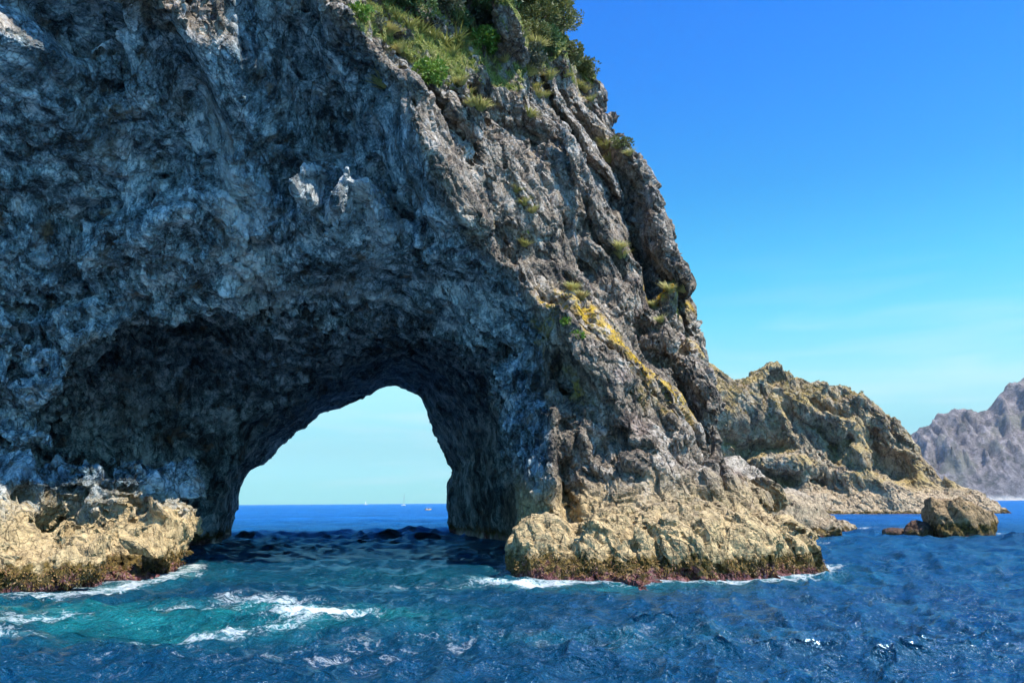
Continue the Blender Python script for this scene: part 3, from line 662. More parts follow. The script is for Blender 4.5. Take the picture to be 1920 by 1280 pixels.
# ================================================================== THE SEA
def sea_mesh():
    r = [3.0]
    while r[-1] < 9500:
        x = r[-1]; st = 0.5 if x < 14 else max(min(x * x / 3124 * 0.9, x * (0.0065 if x < 115 else 0.013)), 0.07); r.append(x + st)
    r = np.array(r)
    a = np.concatenate([np.arange(-180, -46, 4.0), np.arange(-46, -34, 0.45), np.arange(-34, 34, 0.140), np.arange(34, 46, 0.45), np.arange(46, 180, 4.0)])
    a = R(1) * a; nr, na = len(r), len(a)
    RR, AA = np.meshgrid(r, a, indexing='ij'); X = (RR * np.sin(AA)).ravel(); Y = (RR * np.cos(AA)).ravel()
    sr = np.gradient(r); samp = np.maximum(sr[:, None], RR * np.gradient(a)[None]).ravel()
    g = np.random.default_rng(3); dx = np.zeros_like(X); dy = np.zeros_like(X); dz = np.zeros_like(X); crest = np.zeros_like(X)
    # patches of rougher and calmer water
    P3 = np.stack([X, Y, 0 * X], 1); gust = np.clip(1.0 + 0.7 * fbm(P3 * 0.035, 2, 90), 0.45, 1.7) * (1 + 0.9 * sstep(RR.ravel(), 45, 75))
    n = 84
    for i in range(n):
        lam = 0.55 * (34 / 0.55) ** ((i + g.random()) / n); k = 2 * math.pi / lam
        th = R(-105) + g.normal() * (0.42 if lam > 6 else 0.75); cx, cy = math.cos(th), math.sin(th)
        amp = 0.0105 * lam ** 0.85 * (0.6 + 0.8 * g.random()) * (1.9 if lam < 1.3 else 0.9 if lam < 4 else (4 / lam) ** 0.7 * 0.75) * (1.0 if lam < 12 else 0.5)
        ph = k * (cx * X + cy * Y) + g.random() * 6.283 + (1.2 * gust if lam < 4 else 0)
        wgt = np.clip((lam / np.maximum(samp, 1e-3) - 2.0) / 1.5, 0, 1) * (gust if lam < 9 else 1)
        s, c_ = np.sin(ph), np.cos(ph); A = amp * wgt
        dz += A * c_; dx -= A * cx * s * 1.0; dy -= A * cy * s * 1.0; crest += A * k * c_
    # the swirl of the boat's wake and the swell round it
    def blob(px, py, rx, ry, rot=0.0):
        c0 = on_sea(px, py); u = X - c0[0]; w_ = Y - c0[1]; u, w_ = u * math.cos(rot) + w_ * math.sin(rot), -u * math.sin(rot) + w_ * math.cos(rot)
        return np.exp(-((u / rx) ** 2 + (w_ / ry) ** 2))
    wk = blob(600, 1155, 1.6, 1.5); dz += 0.28 * wk + 0.10 * fbm(P3 * 1.6, 3, 93) * np.clip(blob(560, 1150, 4, 3) * 1.6, 0, 1)
    foam_glint = (1.7 * blob(600, 1152, 1.8, 1.7) + 0.75 * blob(490, 1125, 3.2, 1.5, -0.35) + 0.62 * blob(400, 1140, 2.6, 1.3) + 0.55 * blob(350, 1190, 2.2, 0.8, 0.3)
            + 0.55 * blob(480, 1180, 2.2, 0.9, 0.2) + 0.72 * blob(60, 1160, 2.6, 1.6, 0.2) + 0.6 * blob(0, 1190, 1.8, 1.0) + 0.8 * blob(60, 1110, 1.6, 0.9) + 0.6 * blob(150, 1100, 2.6, .9)
            + 0.55 * blob(760, 1100, 1.2, 1.2) + 0.5 * blob(850, 1102, 1.0, 1.5) + 0.62 * blob(970, 1092, 2.5, 0.9) + 0.85 * blob(1150, 1090, 7.5, 0.9) + 0.5 * blob(920, 1045, 1.2, 1.2)
            + 0.9 * blob(1700, 957, 14, 1.5) + 0.8 * blob(1560, 958, 12, 1.2) + 0.9 * blob(1500, 1000, 4, 1.2) + 0.20 * blob(760, 1225, 6, 4) + 0.2 * blob(1250, 1180, 8, 5) + 0.22 * blob(300, 1230, 6, 3) + 0.9 * blob(1545, 1070, 1.4, 0.9)  # the faint wide blobs paint sky reflections on the ripples in white
            + 0.85 * blob(1560, 992, 5, 2) + 0.9 * blob(1640, 990, 6, 3.0) + 0.8 * blob(1700, 998, 5, 1.2) + 0.85 * blob(1885, 1001, 1.8, 1.2) + 0.7 * blob(1530, 1035, 2, 1.2) + 0.5 * blob(1530, 1020, 2, 2))
    aer = (1.0 * blob(540, 1155, 5.5, 2.6, 0.1) + 0.8 * blob(400, 1170, 5.5, 3) + 0.55 * blob(250, 1150, 9, 4) + 0.5 * blob(50, 1150, 6, 4) + 0.4 * blob(760, 1080, 6, 5) + 0.6 * blob(1100, 1100, 9, 3)
           + 0.5 * blob(1350, 1090, 6, 1.5) + 0.55 * blob(300, 1085, 6, 4) + 0.35 * blob(1100, 1200, 7, 2) + 0.5 * blob(1600, 985, 10, 4))
    near_ = (RR.ravel() < 125) & (X > -60) & (X < 45) & (Y > 20); fr = np.full(len(X), 9.0)
    fr[near_] = F_arch(X[near_], Y[near_], np.full(near_.sum(), 0.15))
    shore = np.clip(1.15 - np.abs(fr - 0.3) / 1.0, 0, 1) * (Y < 64); foam_glint = np.maximum(foam_glint, shore * 0.85); aer = np.maximum(aer, np.clip(1 - fr / 3.5, 0, 1) * 0.55 * (Y < 64))
    foam_glint = foam_glint + np.clip(crest - 1.05, 0, 1) * 0.35
    V = np.stack([X + dx, Y + dy, dz * np.clip(fr, 0.3, 1) - (RR.ravel() / 9500) ** 2 * 1.0], 1)
    ii, jj = np.meshgrid(np.arange(nr - 1), np.arange(na), indexing='ij'); j2 = (jj + 1) % na
    Q = np.stack([ii * na + jj, ii * na + j2, (ii + 1) * na + j2, (ii + 1) * na + jj], -1).reshape(-1, 4)[:, ::-1]
    ext = [list(range(na))]
    m = NM('sea_water')
    fo = m.attr('foam_glint'); ae = m.attr('aerated')
    wsp = m.n('ShaderNodeTexNoise'); m.l(m.pos, wsp.inputs['Vector']); wsp.inputs['Scale'].default_value = 0.9; wsp.inputs['Detail'].default_value = 4
    sc_ = m.n('ShaderNodeVectorMath', operation='SCALE'); m.l(wsp.outputs['Color'], sc_.inputs[0]); sc_.inputs['Scale'].default_value = 1.1
    ad = m.n('ShaderNodeVectorMath', operation='ADD'); m.l(m.pos, ad.inputs[0]); m.l(sc_.outputs[0], ad.inputs[1])
    fv = m.mapv((0.75, 1.0, 1.0), vec=ad.outputs[0])
    lace = m.math('SUBTRACT', 1.0, m.math('MULTIPLY', m.math('ABSOLUTE', m.math('SUBTRACT', m.noise(1.6, 8, 0.62, vec=fv), 0.5)), 7.0))
    lace2 = m.math('SUBTRACT', 1.0, m.math('MULTIPLY', m.math('ABSOLUTE', m.math('SUBTRACT', m.noise(4.2, 6, 0.65, vec=fv), 0.5)), 6.0))
    pat = m.math('ADD', m.math('MULTIPLY', lace, 0.55), m.math('MULTIPLY', lace2, 0.45))
    pat = m.math('ADD', pat, m.math('MULTIPLY', m.math('SUBTRACT', m.noise(0.8, 3, 0.5), 0.5), 1.1))
    fm = m.rng(m.math('ADD', fo, m.math('MULTIPLY', m.math('SUBTRACT', pat, 0.5), 1.25)), 0.70, 1.45)
    fm = m.math('MULTIPLY', fm, m.rng(fo, 0.10, 0.35))
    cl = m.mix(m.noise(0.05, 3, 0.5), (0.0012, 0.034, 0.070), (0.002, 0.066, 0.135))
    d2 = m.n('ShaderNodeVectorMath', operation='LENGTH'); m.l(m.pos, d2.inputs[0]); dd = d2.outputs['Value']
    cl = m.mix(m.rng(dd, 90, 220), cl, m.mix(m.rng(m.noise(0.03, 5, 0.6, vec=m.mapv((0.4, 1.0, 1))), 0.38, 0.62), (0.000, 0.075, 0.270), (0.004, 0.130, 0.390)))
    rip = m.math('MULTIPLY', m.rng(m.noise(0.16, 6, 0.7, vec=m.mapv((0.45, 1.3, 1))), 0.36, 0.64, 0.55, 1.5), 1.0); rc = m.n('ShaderNodeMix', data_type='RGBA', blend_type='MULTIPLY'); m.put(rc.inputs[0], m.rng(dd, 30, 90)); m.put(rc.inputs[6], cl); m.l(rip, rc.inputs[7]); cl = rc.outputs[2]  # light and dark of distant ripples multiplied into the colour
    teal = m.mix(m.rng(m.noise(0.5, 5, 0.6), 0.35, 0.65), (0.001, 0.062, 0.085), (0.010, 0.19, 0.20))
    cl = m.mix(m.rng(ae, 0.05, 1.0), cl, teal)
    cl = m.mix(m.math('MULTIPLY', m.rng(m.math('ADD', fo, m.math('MULTIPLY', m.math('SUBTRACT', m.noise(1.4, 6, 0.65, vec=fv), 0.5), 1.6)), 0.45, 1.1), 0.65), cl, (0.14, 0.40, 0.42))
    cl = m.mix(fm, cl, (0.70, 0.76, 0.77))
    cd_ = m.n('ShaderNodeCameraData') if False else None
    b = m.bump(m.noise(0.22, 3, 0.5, vec=m.mapv((0.7, 1.5, 1))), m.rng(dd, 40, 110, 0.15, 1.0) if False else 1.0, 0.45)
    bs = m.n('ShaderNodeBump'); bs.inputs['Strength'].default_value = 1.0; m.put(bs.inputs['Distance'], m.rng(dd, 35, 90, 0.32, 0.85)); m.put(bs.inputs['Height'], m.noise(0.55, 5, 0.65, vec=m.mapv((0.8, 1.7, 1)))); m.l(b, bs.inputs['Normal']); b = bs.outputs[0]
    b = m.bump(m.noise(1.9, 5, 0.62, vec=m.mapv((0.8, 1.4, 1), (0, 0, 0.3))), 1.0, 0.38, b)
    b = m.bump(m.noise(6.5, 4, 0.6, vec=m.mapv((0.8, 1.3, 1), (0, 0, -0.25))), 1.0, 0.11, b)
    ro = m.mix(fm, m.mix(m.rng(dd, 35, 110), (0.13,) * 3, (0.42,) * 3), (0.75,) * 3)
    sp_ = m.rng(dd, 30, 80, 0.5, 0.06); m.l(sp_, m.b.inputs['Specular IOR Level'])
    m.setb(Base_Color=cl, Roughness=ro, Normal=b); m.b.inputs['IOR'].default_value = 1.333
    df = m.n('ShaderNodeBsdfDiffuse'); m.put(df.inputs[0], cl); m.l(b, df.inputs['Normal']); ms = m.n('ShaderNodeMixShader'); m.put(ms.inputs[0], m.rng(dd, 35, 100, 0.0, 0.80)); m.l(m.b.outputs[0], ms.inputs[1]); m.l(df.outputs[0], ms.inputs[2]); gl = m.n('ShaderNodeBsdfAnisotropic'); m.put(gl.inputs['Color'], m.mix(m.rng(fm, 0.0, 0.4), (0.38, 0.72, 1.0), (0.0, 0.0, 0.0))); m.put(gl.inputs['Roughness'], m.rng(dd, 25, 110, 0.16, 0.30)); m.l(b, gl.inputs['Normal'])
    fr_ = m.n('ShaderNodeLayerWeight'); fr_.inputs[0].default_value = 0.5; m.l(b, fr_.inputs['Normal']); m2 = m.n('ShaderNodeMixShader'); m.put(m2.inputs[0], m.math('MULTIPLY', m.math('POWER', fr_.outputs['Facing'], 2.0), m.rng(fm, 0.0, 0.4, 0.58, 0.0))); m.l(ms.outputs[0], m2.inputs[1]); m.l(gl.outputs[0], m2.inputs[2]); m.l(m2.outputs[0], m.out.inputs[0])
    me = make_mesh('sea', V, Q, m.m, True, {'foam_glint': foam_glint, 'aerated': aer}, ext)
    tag(link('sea', me), kind='structure')
sea_mesh()
print('sea', time.time() - T0)

# ================================================================== OTHER ROCKS
def small_rock(name, lumps, lo, hi, st, mat, label, cat, seed=0, amp=1.0, extra_f=None, parent=None, group=None):
    L_ = lump_list(lumps)
    def F(X, Y, Z):
        f = np.full(X.shape, 50.0)
        for c_, r_, a_, b_ in L_: f = smin(f, ell(X, Y, Z, c_, r_, a_, b_), 0.5)
        if extra_f: f = extra_f(f, X, Y, Z)
        return f
    def g(P):
        wv = np.stack([fbm(P * 0.4, 2, 3 + seed), fbm(P * 0.4, 2, 13 + seed), fbm(P * 0.4, 2, 23 + seed)], 1) * 0.45
        v1, _ = facets(fabric(P + wv) * 0.7, seed + 3)
        return F(*(P + wv * amp).T) + v1 * 0.38 * amp
    lo = np.array(lo, float); hi = np.array(hi, float)
    v, q = surface_nets(F, *[np.arange(lo[k], hi[k] + st, st) for k in range(3)], 2, 4.0, g); v, q = drop_islands(v, q, 100)
    v, q = subdivide(laplace(v, q, 1, 0.35), q); v, N = detail(v, q, 0.75 * amp, 1.0)
    o = link(name, make_mesh(name, v, q, mat, True)); tag(o, label, cat, group)
    return o, v, q, N
M_boulder = rock_material('boulder_rock', hollow=False, mid=(0.2, 0.15, 0.09), tan=(0.36, 0.25, 0.13), tan_top=7, weed=1.6, coral=0.2)
M_shore = rock_material('shore_rock', hollow=False, mid=(0.28, 0.25, 0.20), tan=(0.43, 0.34, 0.22), tan_top=7, weed=1.0, coral=0.3)
M_wet = rock_material('wet_rock', hollow=False, mid=(0.1, 0.07, 0.05), tan=(0.12, 0.07, 0.045), tan_top=7, weed=0.6, coral=0.1)
small_rock('shore_rock', [(1395, 990, 96, 6.5, 6, 6.0, 0, 0.05), (1470, 985, 94, 5.0, 4, 4.0, 0, 0.25), (1535, 1000, 92, 2.6, 2.5, 1.7, 0, 0.3), (1570, 992, 101, 2.2, 2, 0.9, 0, 0), (1360, 950, 98, 6, 5, 6, 0, 0)],
           (18, 84, -1.5), (46, 108, 11), 0.42, M_shore, 'low tan rock ledge running into the water behind the foot of the arch', 'rock ledge', 5)
def slab(f, X, Y, Z):
    c0 = at(1795, 985, 90)
    f = np.maximum(f, -(X - at(1736, 980, 90)[0]) - 0.10 * (Z - 1.5) + 0.30 * (Y - 88))
    f = np.maximum(f, (Z - 4.0) * 0.9 + 0.42 * np.maximum(X - at(1790, 980, 90)[0], 0) + 0.04 * (X - c0[0]) )
    return f
small_rock('boulder', [(1782, 985, 90, 4.6, 3.6, 4.7, 0, 0.0), (1808, 1000, 90, 2.5, 2.6, 2.2, 0, 0.3)], (44, 82, -1.5), (64, 98, 6), 0.26, M_boulder,
           'large wedge shaped rock with a sheer dark left side standing in the sea', 'boulder', 8, 0.6, slab)
small_rock('reef_rock', [(1722, 1000, 90, 1.6, 1.4, 1.3, 0, 0)], (42, 86, -1), (52, 94, 3), 0.2, M_wet, 'small wet brown rock against the left side of the wedge shaped boulder', 'rock', 11, 0.5)
small_rock('reef_rock', [(1690, 998, 92, 1.9, 1.2, 0.6, 0, 0), (1675, 999, 92, 0.8, 0.8, 0.4, 0, 0)], (40, 88, -1), (52, 96, 3), 0.2, M_wet, 'flat wet brown rock awash left of the boulder and its small neighbour', 'rock', 15, 0.4)

# headland across the cove
HSIL = [(1240, 640), (1290, 650), (1330, 672), (1345, 678), (1358, 700), (1375, 713), (1400, 711), (1420, 707), (1431, 688), (1445, 677), (1460, 680), (1478, 692), (1500, 699), (1520, 711), (1550, 716), (1580, 721), (1600, 727),
        (1618, 742), (1640, 757), (1670, 775), (1690, 790), (1703, 803), (1714, 820), (1732, 848), (1748, 872), (1762, 895), (1778, 906), (1800, 919), (1820, 936), (1835, 965)]
HY = 252.0
hs = np.array([at(a, b, HY) for a, b in HSIL]); hx, hz = hs[:, 0], hs[:, 2]
head_pts = M3([(1240, 958, 236), (1400, 958, 236), (1550, 960, 234), (1700, 958, 232), (1800, 960, 226), (1400, 925, 239), (1550, 922, 238), (1700, 915, 237), (1790, 930, 236), (1780, 915, 243),
               (1400, 905, 246), (1550, 905, 245), (1700, 900, 246), (1350, 850, 246), (1500, 850, 244), (1650, 850, 245), (1730, 870, 248), (1350, 760, 248), (1480, 770, 246), (1600, 780, 246), (1690, 820, 249),
               (1440, 700, 250), (1350, 700, 251), (1550, 730, 249), (1640, 765, 250), (1240, 800, 246), (1240, 660, 251)])
HF = Field2(30, 170, -4, 60, 0.5, tps(head_pts + [np.array([100, 255., 52]), np.array([60, 255., 55]), np.array([140, 255., 40])]))
for ln, h, wl, wr in [
    ([(1475, 700, 248), (1450, 720, 248), (1440, 745, 248)], -3.5, 3, 3), ([(1470, 745, 246), (1500, 790, 246), (1550, 800, 246), (1590, 870, 246)], -4.0, 3.5, 3.5),
    ([(1390, 855, 245), (1440, 835, 245), (1500, 838, 245)], -4.5, 3.0, 2.2), ([(1420, 890, 245), (1460, 900, 245), (1505, 905, 245)], -5.0, 3.2, 3),
    ([(1645, 800, 247), (1660, 845, 246), (1690, 880, 246), (1700, 905, 246)], -6.0, 5.0, 5.0), ([(1640, 870, 246), (1660, 895, 246)], -4, 3, 3), ([(1600, 815, 246), (1580, 840, 246)], -3.0, 3, 3),
    ([(1520, 740, 248), (1560, 770, 247), (1600, 780, 247)], -2.5, 3, 2), ([(1370, 820, 245), (1400, 830, 245)], -3, 2.5, 2.5), ([(1380, 790, 246), (1430, 780, 246), (1480, 800, 245)], 2.0, 3, 3),
    ([(1420, 860, 244), (1500, 870, 243), (1560, 880, 243), (1640, 905, 243)], 2.5, 3, 4), ([(1520, 900, 244), (1560, 910, 244)], -2.5, 3, 2), ([(1560, 800, 246), (1600, 850, 245), (1630, 890, 245)], 2.0, 3, 3),
    ([(1350, 870, 245), (1380, 900, 244)], -2.5, 3, 3)]: HF.ridge(ln, h * (2.0 if h < 0 else 1.5), wl * 1.05, wr * 1.05)
HF.v = np.minimum(HF.v, 253.5)
def F_head(X, Y, Z):
    f = (HF.at(X, Z) - Y) * 0.6
    f = smax(f, (Z - np.interp(X, hx, hz)) * 0.7 + 0.45 * np.maximum(Y - HY, 0) * 0 , 0.8)
    f = np.maximum(f, (Y - 270) * 0.8); return np.maximum(f, 0.7 * (Z - np.interp(X, hx, hz) + 0.0 * Y))
def n_head(P):
    wv = np.stack([fbm(P * 0.08, 3, 1), fbm(P * 0.08, 3, 5), fbm(P * 0.08, 3, 9)], 1)
    f = F_head(P[:, 0] + wv[:, 0] * 0.8, P[:, 1] + wv[:, 1] * 1.5, P[:, 2] + wv[:, 2] * 0.6)
    low = np.clip((P[:, 2] - 4) / 4, 0.25, 1); tp = np.clip((np.interp(P[:, 0], hx, hz) - P[:, 2]) / 6 + 0.35, 0.25, 1)
    v1, _ = facets(fabric(P + wv * 2) * 0.13, 21); v2, _ = facets(fabric(P + wv * 2) * 0.33, 22)
    return f + (v1 * 1.9 + v2 * 0.5) * low * tp - ridged(P * np.array([0.06, 0.06, 0.09]) + wv * 0.3, 2, 60) * 1.8 * low * tp
v, q = surface_nets(F_head, np.arange(42, 152, 0.75), steps((220, 254, 0.75, 0.75), (254, 276, 1.5, 3)), np.arange(-2, 54, 0.75), 2, 5.0, n_head)
v, q = drop_islands(v, q, 2000)
v = laplace(v, q, 1, 0.3); Nh = vnormals(v, q); sel = (Nh[q].mean(1)[:, 1] < 0.4) & (v[q].mean(1)[:, 0] > 58)
v, q, ext = subdivide_sel(v, q, sel); v, N = detail(v, q, 0.75, 0.40)
M_head = rock_material('headland_rock', 0.5, hollow=False, dark=(0.08, 0.066, 0.05), mid=(0.27, 0.21, 0.13), pale=(0.58, 0.47, 0.31), tan=(0.50, 0.38, 0.235), tan_top=9.0, tan_blend=3, weed=1.0, coral=0.1, ochre=(0.42, 0.30, 0.10), ochre_amt=0.75)
head = link('headland', make_mesh('headland', v, q, M_head, False, None, ext)); tag(head, 'jagged tan headland with a peaked crest behind the cove right of the arch', 'headland')
keep = (N[q].mean(1)[:, 1] < 0.3) & (v[q].mean(1)[:, 2] > 12); qk = q[keep]; ids, inv_ = np.unique(qk, return_inverse=True)
bvh_head = BVHTree.FromPolygons(v[ids].tolist(), inv_.reshape(qk.shape).tolist())
print('headland', time.time() - T0)

# far hills, 2.7 km off
FHS = [(1560, 935), (1640, 880), (1690, 830), (1713, 806), (1722, 798), (1745, 790), (1752, 779), (1772, 770), (1790, 769), (1805, 765), (1822, 768), (1835, 771), (1852, 761), (1868, 745), (1882, 733), (1890, 722), (1905, 710), (1920, 704), (1950, 690), (2000, 655), (2060, 640), (2140, 660), (2240, 620), (2400, 640), (2600, 700), (2800, 900)]
fh = np.array([at(a, b, 2980) for a, b in FHS])
xs_ = np.arange(1150, 3900, 7.0); ys_ = np.concatenate([np.arange(2640, 3000, 7.0), np.arange(3000, 3500, 40.0)])
XX, YY = np.meshgrid(xs_, ys_, indexing='ij'); P3 = np.stack([XX.ravel(), YY.ravel(), 0 * XX.ravel()], 1)
wrp = np.stack([fbm(P3 * 0.006, 3, 2), fbm(P3 * 0.006, 3, 7)], 1) * 35
crest = np.interp(XX.ravel() * 2980 / YY.ravel(), fh[:, 0], fh[:, 2])
t = (YY.ravel() + wrp[:, 0] * 0.6 - 2690) / 290
prof = np.where(t < 0, t * 0.6, np.where(t < 1, np.clip(t, 0, 1) ** 0.62, 1 - (t - 1) * 0.25))
rd = ridged(np.stack([P3[:, 0] * 0.013 + wrp[:, 1] * 0.016, P3[:, 1] * 0.006 + wrp[:, 0] * 0.006, P3[:, 2]], 1), 5, 70)
zf = crest * prof + (rd * 42 + fbm(P3 * 0.035, 3, 80) * 22) * np.clip(t * 4, 0, 1) * np.clip(crest / 150, 0.2, 1) * np.clip((1.15 - t) / .45, 0.18, 1)
V = np.stack([P3[:, 0], P3[:, 1], np.maximum(zf, -8)], 1); na, nb = XX.shape
ii, jj = np.meshgrid(np.arange(na - 1), np.arange(nb - 1), indexing='ij')
Q = np.stack([ii * nb + jj, (ii + 1) * nb + jj, (ii + 1) * nb + jj + 1, ii * nb + jj + 1], -1).reshape(-1, 4)
m = NM('hill_ground'); z = m.z()
t1 = m.noise(0.012, 9, 0.72, 0.6); t2 = m.noise(0.07, 8, 0.75)
hc = m.ramp(m.math('ADD', m.math('MULTIPLY', t1, 0.5), m.math('MULTIPLY', t2, 0.5)), [(0.40, (0.04, 0.045, 0.035)), (0.5, (0.17, 0.145, 0.14)), (0.60, (0.34, 0.30, 0.28))])
hc = m.mix(m.rng(m.noise(0.006, 5, 0.6), 0.56, 0.66, 0, 0.6), hc, (0.10, 0.11, 0.06))
hc = m.mix(m.math('MULTIPLY', m.rng(z, 20, 6), m.rng(m.noise(0.02, 7, 0.7), 0.40, 0.55)), hc, (0.48, 0.46, 0.43))
hc = m.mix(m.rng(z, 9, 4), hc, (0.55, 0.50, 0.42))
b = m.bump(t2, 0.9, 9.0); b = m.bump(t1, 0.8, 16.0, b); m.setb(Base_Color=hc, Roughness=0.9, Normal=b)
tag(link('hills', make_mesh('hills', V, Q, m.m)), kind='structure')

# ================================================================== BOATS
def flat_mat(name, col, rough=0.5, metal=0.0, vary=0.08):
    m = NM(name); k = m.rng(m.noise(3.0, 4, 0.6), 0.3, 0.7, 1 - vary, 1 + vary * 0.5)
    cc = m.n('ShaderNodeMix', data_type='RGBA', blend_type='MULTIPLY'); cc.inputs[0].default_value = 1; m.put(cc.inputs[6], col); m.l(k, cc.inputs[7])
    m.setb(Base_Color=cc.outputs[2], Roughness=rough, Metallic=metal); return m.m
import bmesh
def tube(bm, pts, rad, n=8, cap=True):
    rings = []
    for i, p in enumerate(pts):
        p = Vector(p); a = Vector(pts[max(i - 1, 0)]); b_ = Vector(pts[min(i + 1, len(pts) - 1)]); d = (b_ - a).normalized()
        u = d.cross(Vector((0, 0, 1))); u = u if u.length > 1e-3 else Vector((1, 0, 0)); u.normalize(); w_ = d.cross(u)
        r = rad[i] if isinstance(rad, (list, tuple)) else rad
        rings.append([bm.verts.new(p + (u * math.cos(2 * math.pi * k / n) + w_ * math.sin(2 * math.pi * k / n)) * r) for k in range(n)])
    for a, b_ in zip(rings[:-1], rings[1:]):
        for k in range(n): bm.faces.new([a[k], a[(k + 1) % n], b_[(k + 1) % n], b_[k]])
    if cap: bm.faces.new(rings[0][::-1]); bm.faces.new(rings[-1])
def hull(bm, L_, B, H, n=14):
    rings = []
    for i in range(n + 1):
        t = i / n; x = (t - 0.5) * L_; wb = B / 2 * (1 - max(0, (t - 0.45) / 0.55) ** 2.2) * (0.8 + 0.2 * min(1, t * 4)); wb = max(wb, 0.02); sh = H * (1 + 0.25 * t * t)
        rings.append([bm.verts.new((x + (0.06 * L_ * t if k else 0), s_ * wb * f_, zz)) for k, (s_, f_, zz) in enumerate([(-1, 1, sh), (-1, .85, sh * .4), (-1, .35, -0.15 * H), (1, .35, -0.15 * H), (1, .85, sh * .4), (1, 1, sh)])])
    for a, b_ in zip(rings[:-1], rings[1:]):
        for k in range(5): bm.faces.new([a[k], b_[k], b_[k + 1], a[k + 1]])
        bm.faces.new([a[0], a[5], b_[5], b_[0]])
    bm.faces.new(rings[0]); bm.faces.new(rings[-1][::-1])
def box(bm, c_, s_, rz=0):
    m4 = Matrix.Translation(Vector(c_)) @ Matrix.Rotation(rz, 4, 'Z') @ Matrix.Diagonal((*s_, 1)); bmesh.ops.create_cube(bm, size=1, matrix=m4)
def bobj(name, fn, mat, parent=None, smooth=False):
    bm = bmesh.new(); fn(bm); bmesh.ops.recalc_face_normals(bm, faces=bm.faces); me = bpy.data.meshes.new(name); bm.to_mesh(me); bm.free(); me.materials.append(mat)
    if smooth:
        for p in me.polygons: p.use_smooth = True
    return link(name, me, parent)
M_white = flat_mat('white_gelcoat', (0.78, 0.79, 0.80), 0.3); M_mast = flat_mat('mast_metal', (0.32, 0.36, 0.42), 0.4, 0.3); M_sail = flat_mat('sailcloth', (0.78, 0.76, 0.72), 0.8)
M_yel = flat_mat('yellow_tube', (0.80, 0.42, 0.03), 0.45); M_red = flat_mat('red_canvas', (0.35, 0.04, 0.03), 0.6); M_navy = flat_mat('navy_cloth', (0.02, 0.03, 0.08), 0.8)
M_skin = flat_mat('skin', (0.45, 0.26, 0.18), 0.6); M_shirt = flat_mat('white_shirt', (0.75, 0.75, 0.74), 0.8); M_blade = flat_mat('pale_blue_blade', (0.35, 0.55, 0.62), 0.4); M_black = flat_mat('black_rubber', (0.02, 0.02, 0.02), 0.6)
def empty(name, loc, rz=0):
    o = bpy.data.objects.new(name, None); C.objects.link(o); o.location = loc; o.rotation_euler = (0, 0, rz); return o
def yacht(px, dist, rz, mast, length, sails, label):
    v_ = ray(px, 944); x = v_[0] / v_[1] * dist; e = empty('sailboat', (x, dist, 0.1), rz); tag(e, label, 'sailboat', 'sailboats on the horizon')
    bobj('hull', lambda bm: hull(bm, length, length * .3, length * .10), M_white, e)
    bobj('cabin', lambda bm: box(bm, (0, 0, length * .125), (length * .38, length * .16, length * .06)), M_white, e)
    bobj('mast', lambda bm: tube(bm, [(length * .06, 0, 0.5), (length * .06, 0, mast)], [0.34, 0.2]), M_mast, e)
    bobj('boom', lambda bm: tube(bm, [(length * .06, 0, 2.2 + length * .05), (-length * .3, 0, 2.2 + length * .05)], 0.18), M_mast, e)
    def st(bm):
        for a, b_ in (((length * .52, 0, length * .1), (length * .06, 0, mast * .97)), ((-length * .45, 0, length * .1), (length * .06, 0, mast * .97))): tube(bm, [a, b_], 0.05, 5)
    bobj('rigging', st, M_mast, e)
    if sails:
        def sa(bm):
            n = 6; rows = []
            for i in range(n + 1):
                t = i / n; z_ = 3 + (mast * .93 - 3) * t; w_ = length * .36 * (1 - t) ** .8; rows.append([bm.verts.new((length * .05 - w_ * u, 0.35 * math.sin(math.pi * u) * (1 - t) * 2 + o_, z_)) for u in (0, .33, .66, 1) for o_ in (0,)])
            for a, b_ in zip(rows[:-1], rows[1:]):
                for k in range(3): bm.faces.new([a[k], a[k + 1], b_[k + 1], b_[k]])
        s_ = bobj('sail', sa, M_sail, e); md = s_.modifiers.new('thick', 'SOLIDIFY'); md.thickness = 0.06
    return e
yacht(757, 1350, R(70), 19.5, 13, False, 'bare masted white yacht on the horizon seen through the arch')
yacht(686, 2600, R(35), 15, 12, True, 'tiny distant yacht with its pale sail up, left of the tall mast')
# inflatable boat with two people
vb = ray(803, 950); yb = 455.0; eb = empty('inflatable_boat', (vb[0] / vb[1] * yb, yb, 0.12), R(12)); tag(eb, 'small yellow inflatable boat carrying two people, seen through the arch', 'boat')
def pont(bm):
    pts = [(-1.75, -.62, .30), (-.6, -.68, .28), (.6, -.66, .30), (1.25, -.48, .40), (1.65, 0, .50), (1.25, .48, .40), (.6, .66, .30), (-.6, .68, .28), (-1.75, .62, .30)]
    tube(bm, pts, [.16, .24, .24, .24, .24, .24, .24, .24, .16], 12)
bobj('inflated_tube', pont, M_yel, eb, True); bobj('floor', lambda bm: box(bm, (-.2, 0, .14), (2.9, 1.1, .08)), M_red, eb)
bobj('transom', lambda bm: box(bm, (-1.6, 0, .36), (.07, 1.05, .42)), M_black, eb); bobj('thwart', lambda bm: box(bm, (-.1, 0, .38), (.26, 1.1, .06)), M_black, eb)
om = bobj('outboard_motor', lambda bm: (box(bm, (-1.85, 0, .75), (.36, .26, .38)), box(bm, (-1.85, 0, .3), (.12, .1, .8))), M_black, eb)
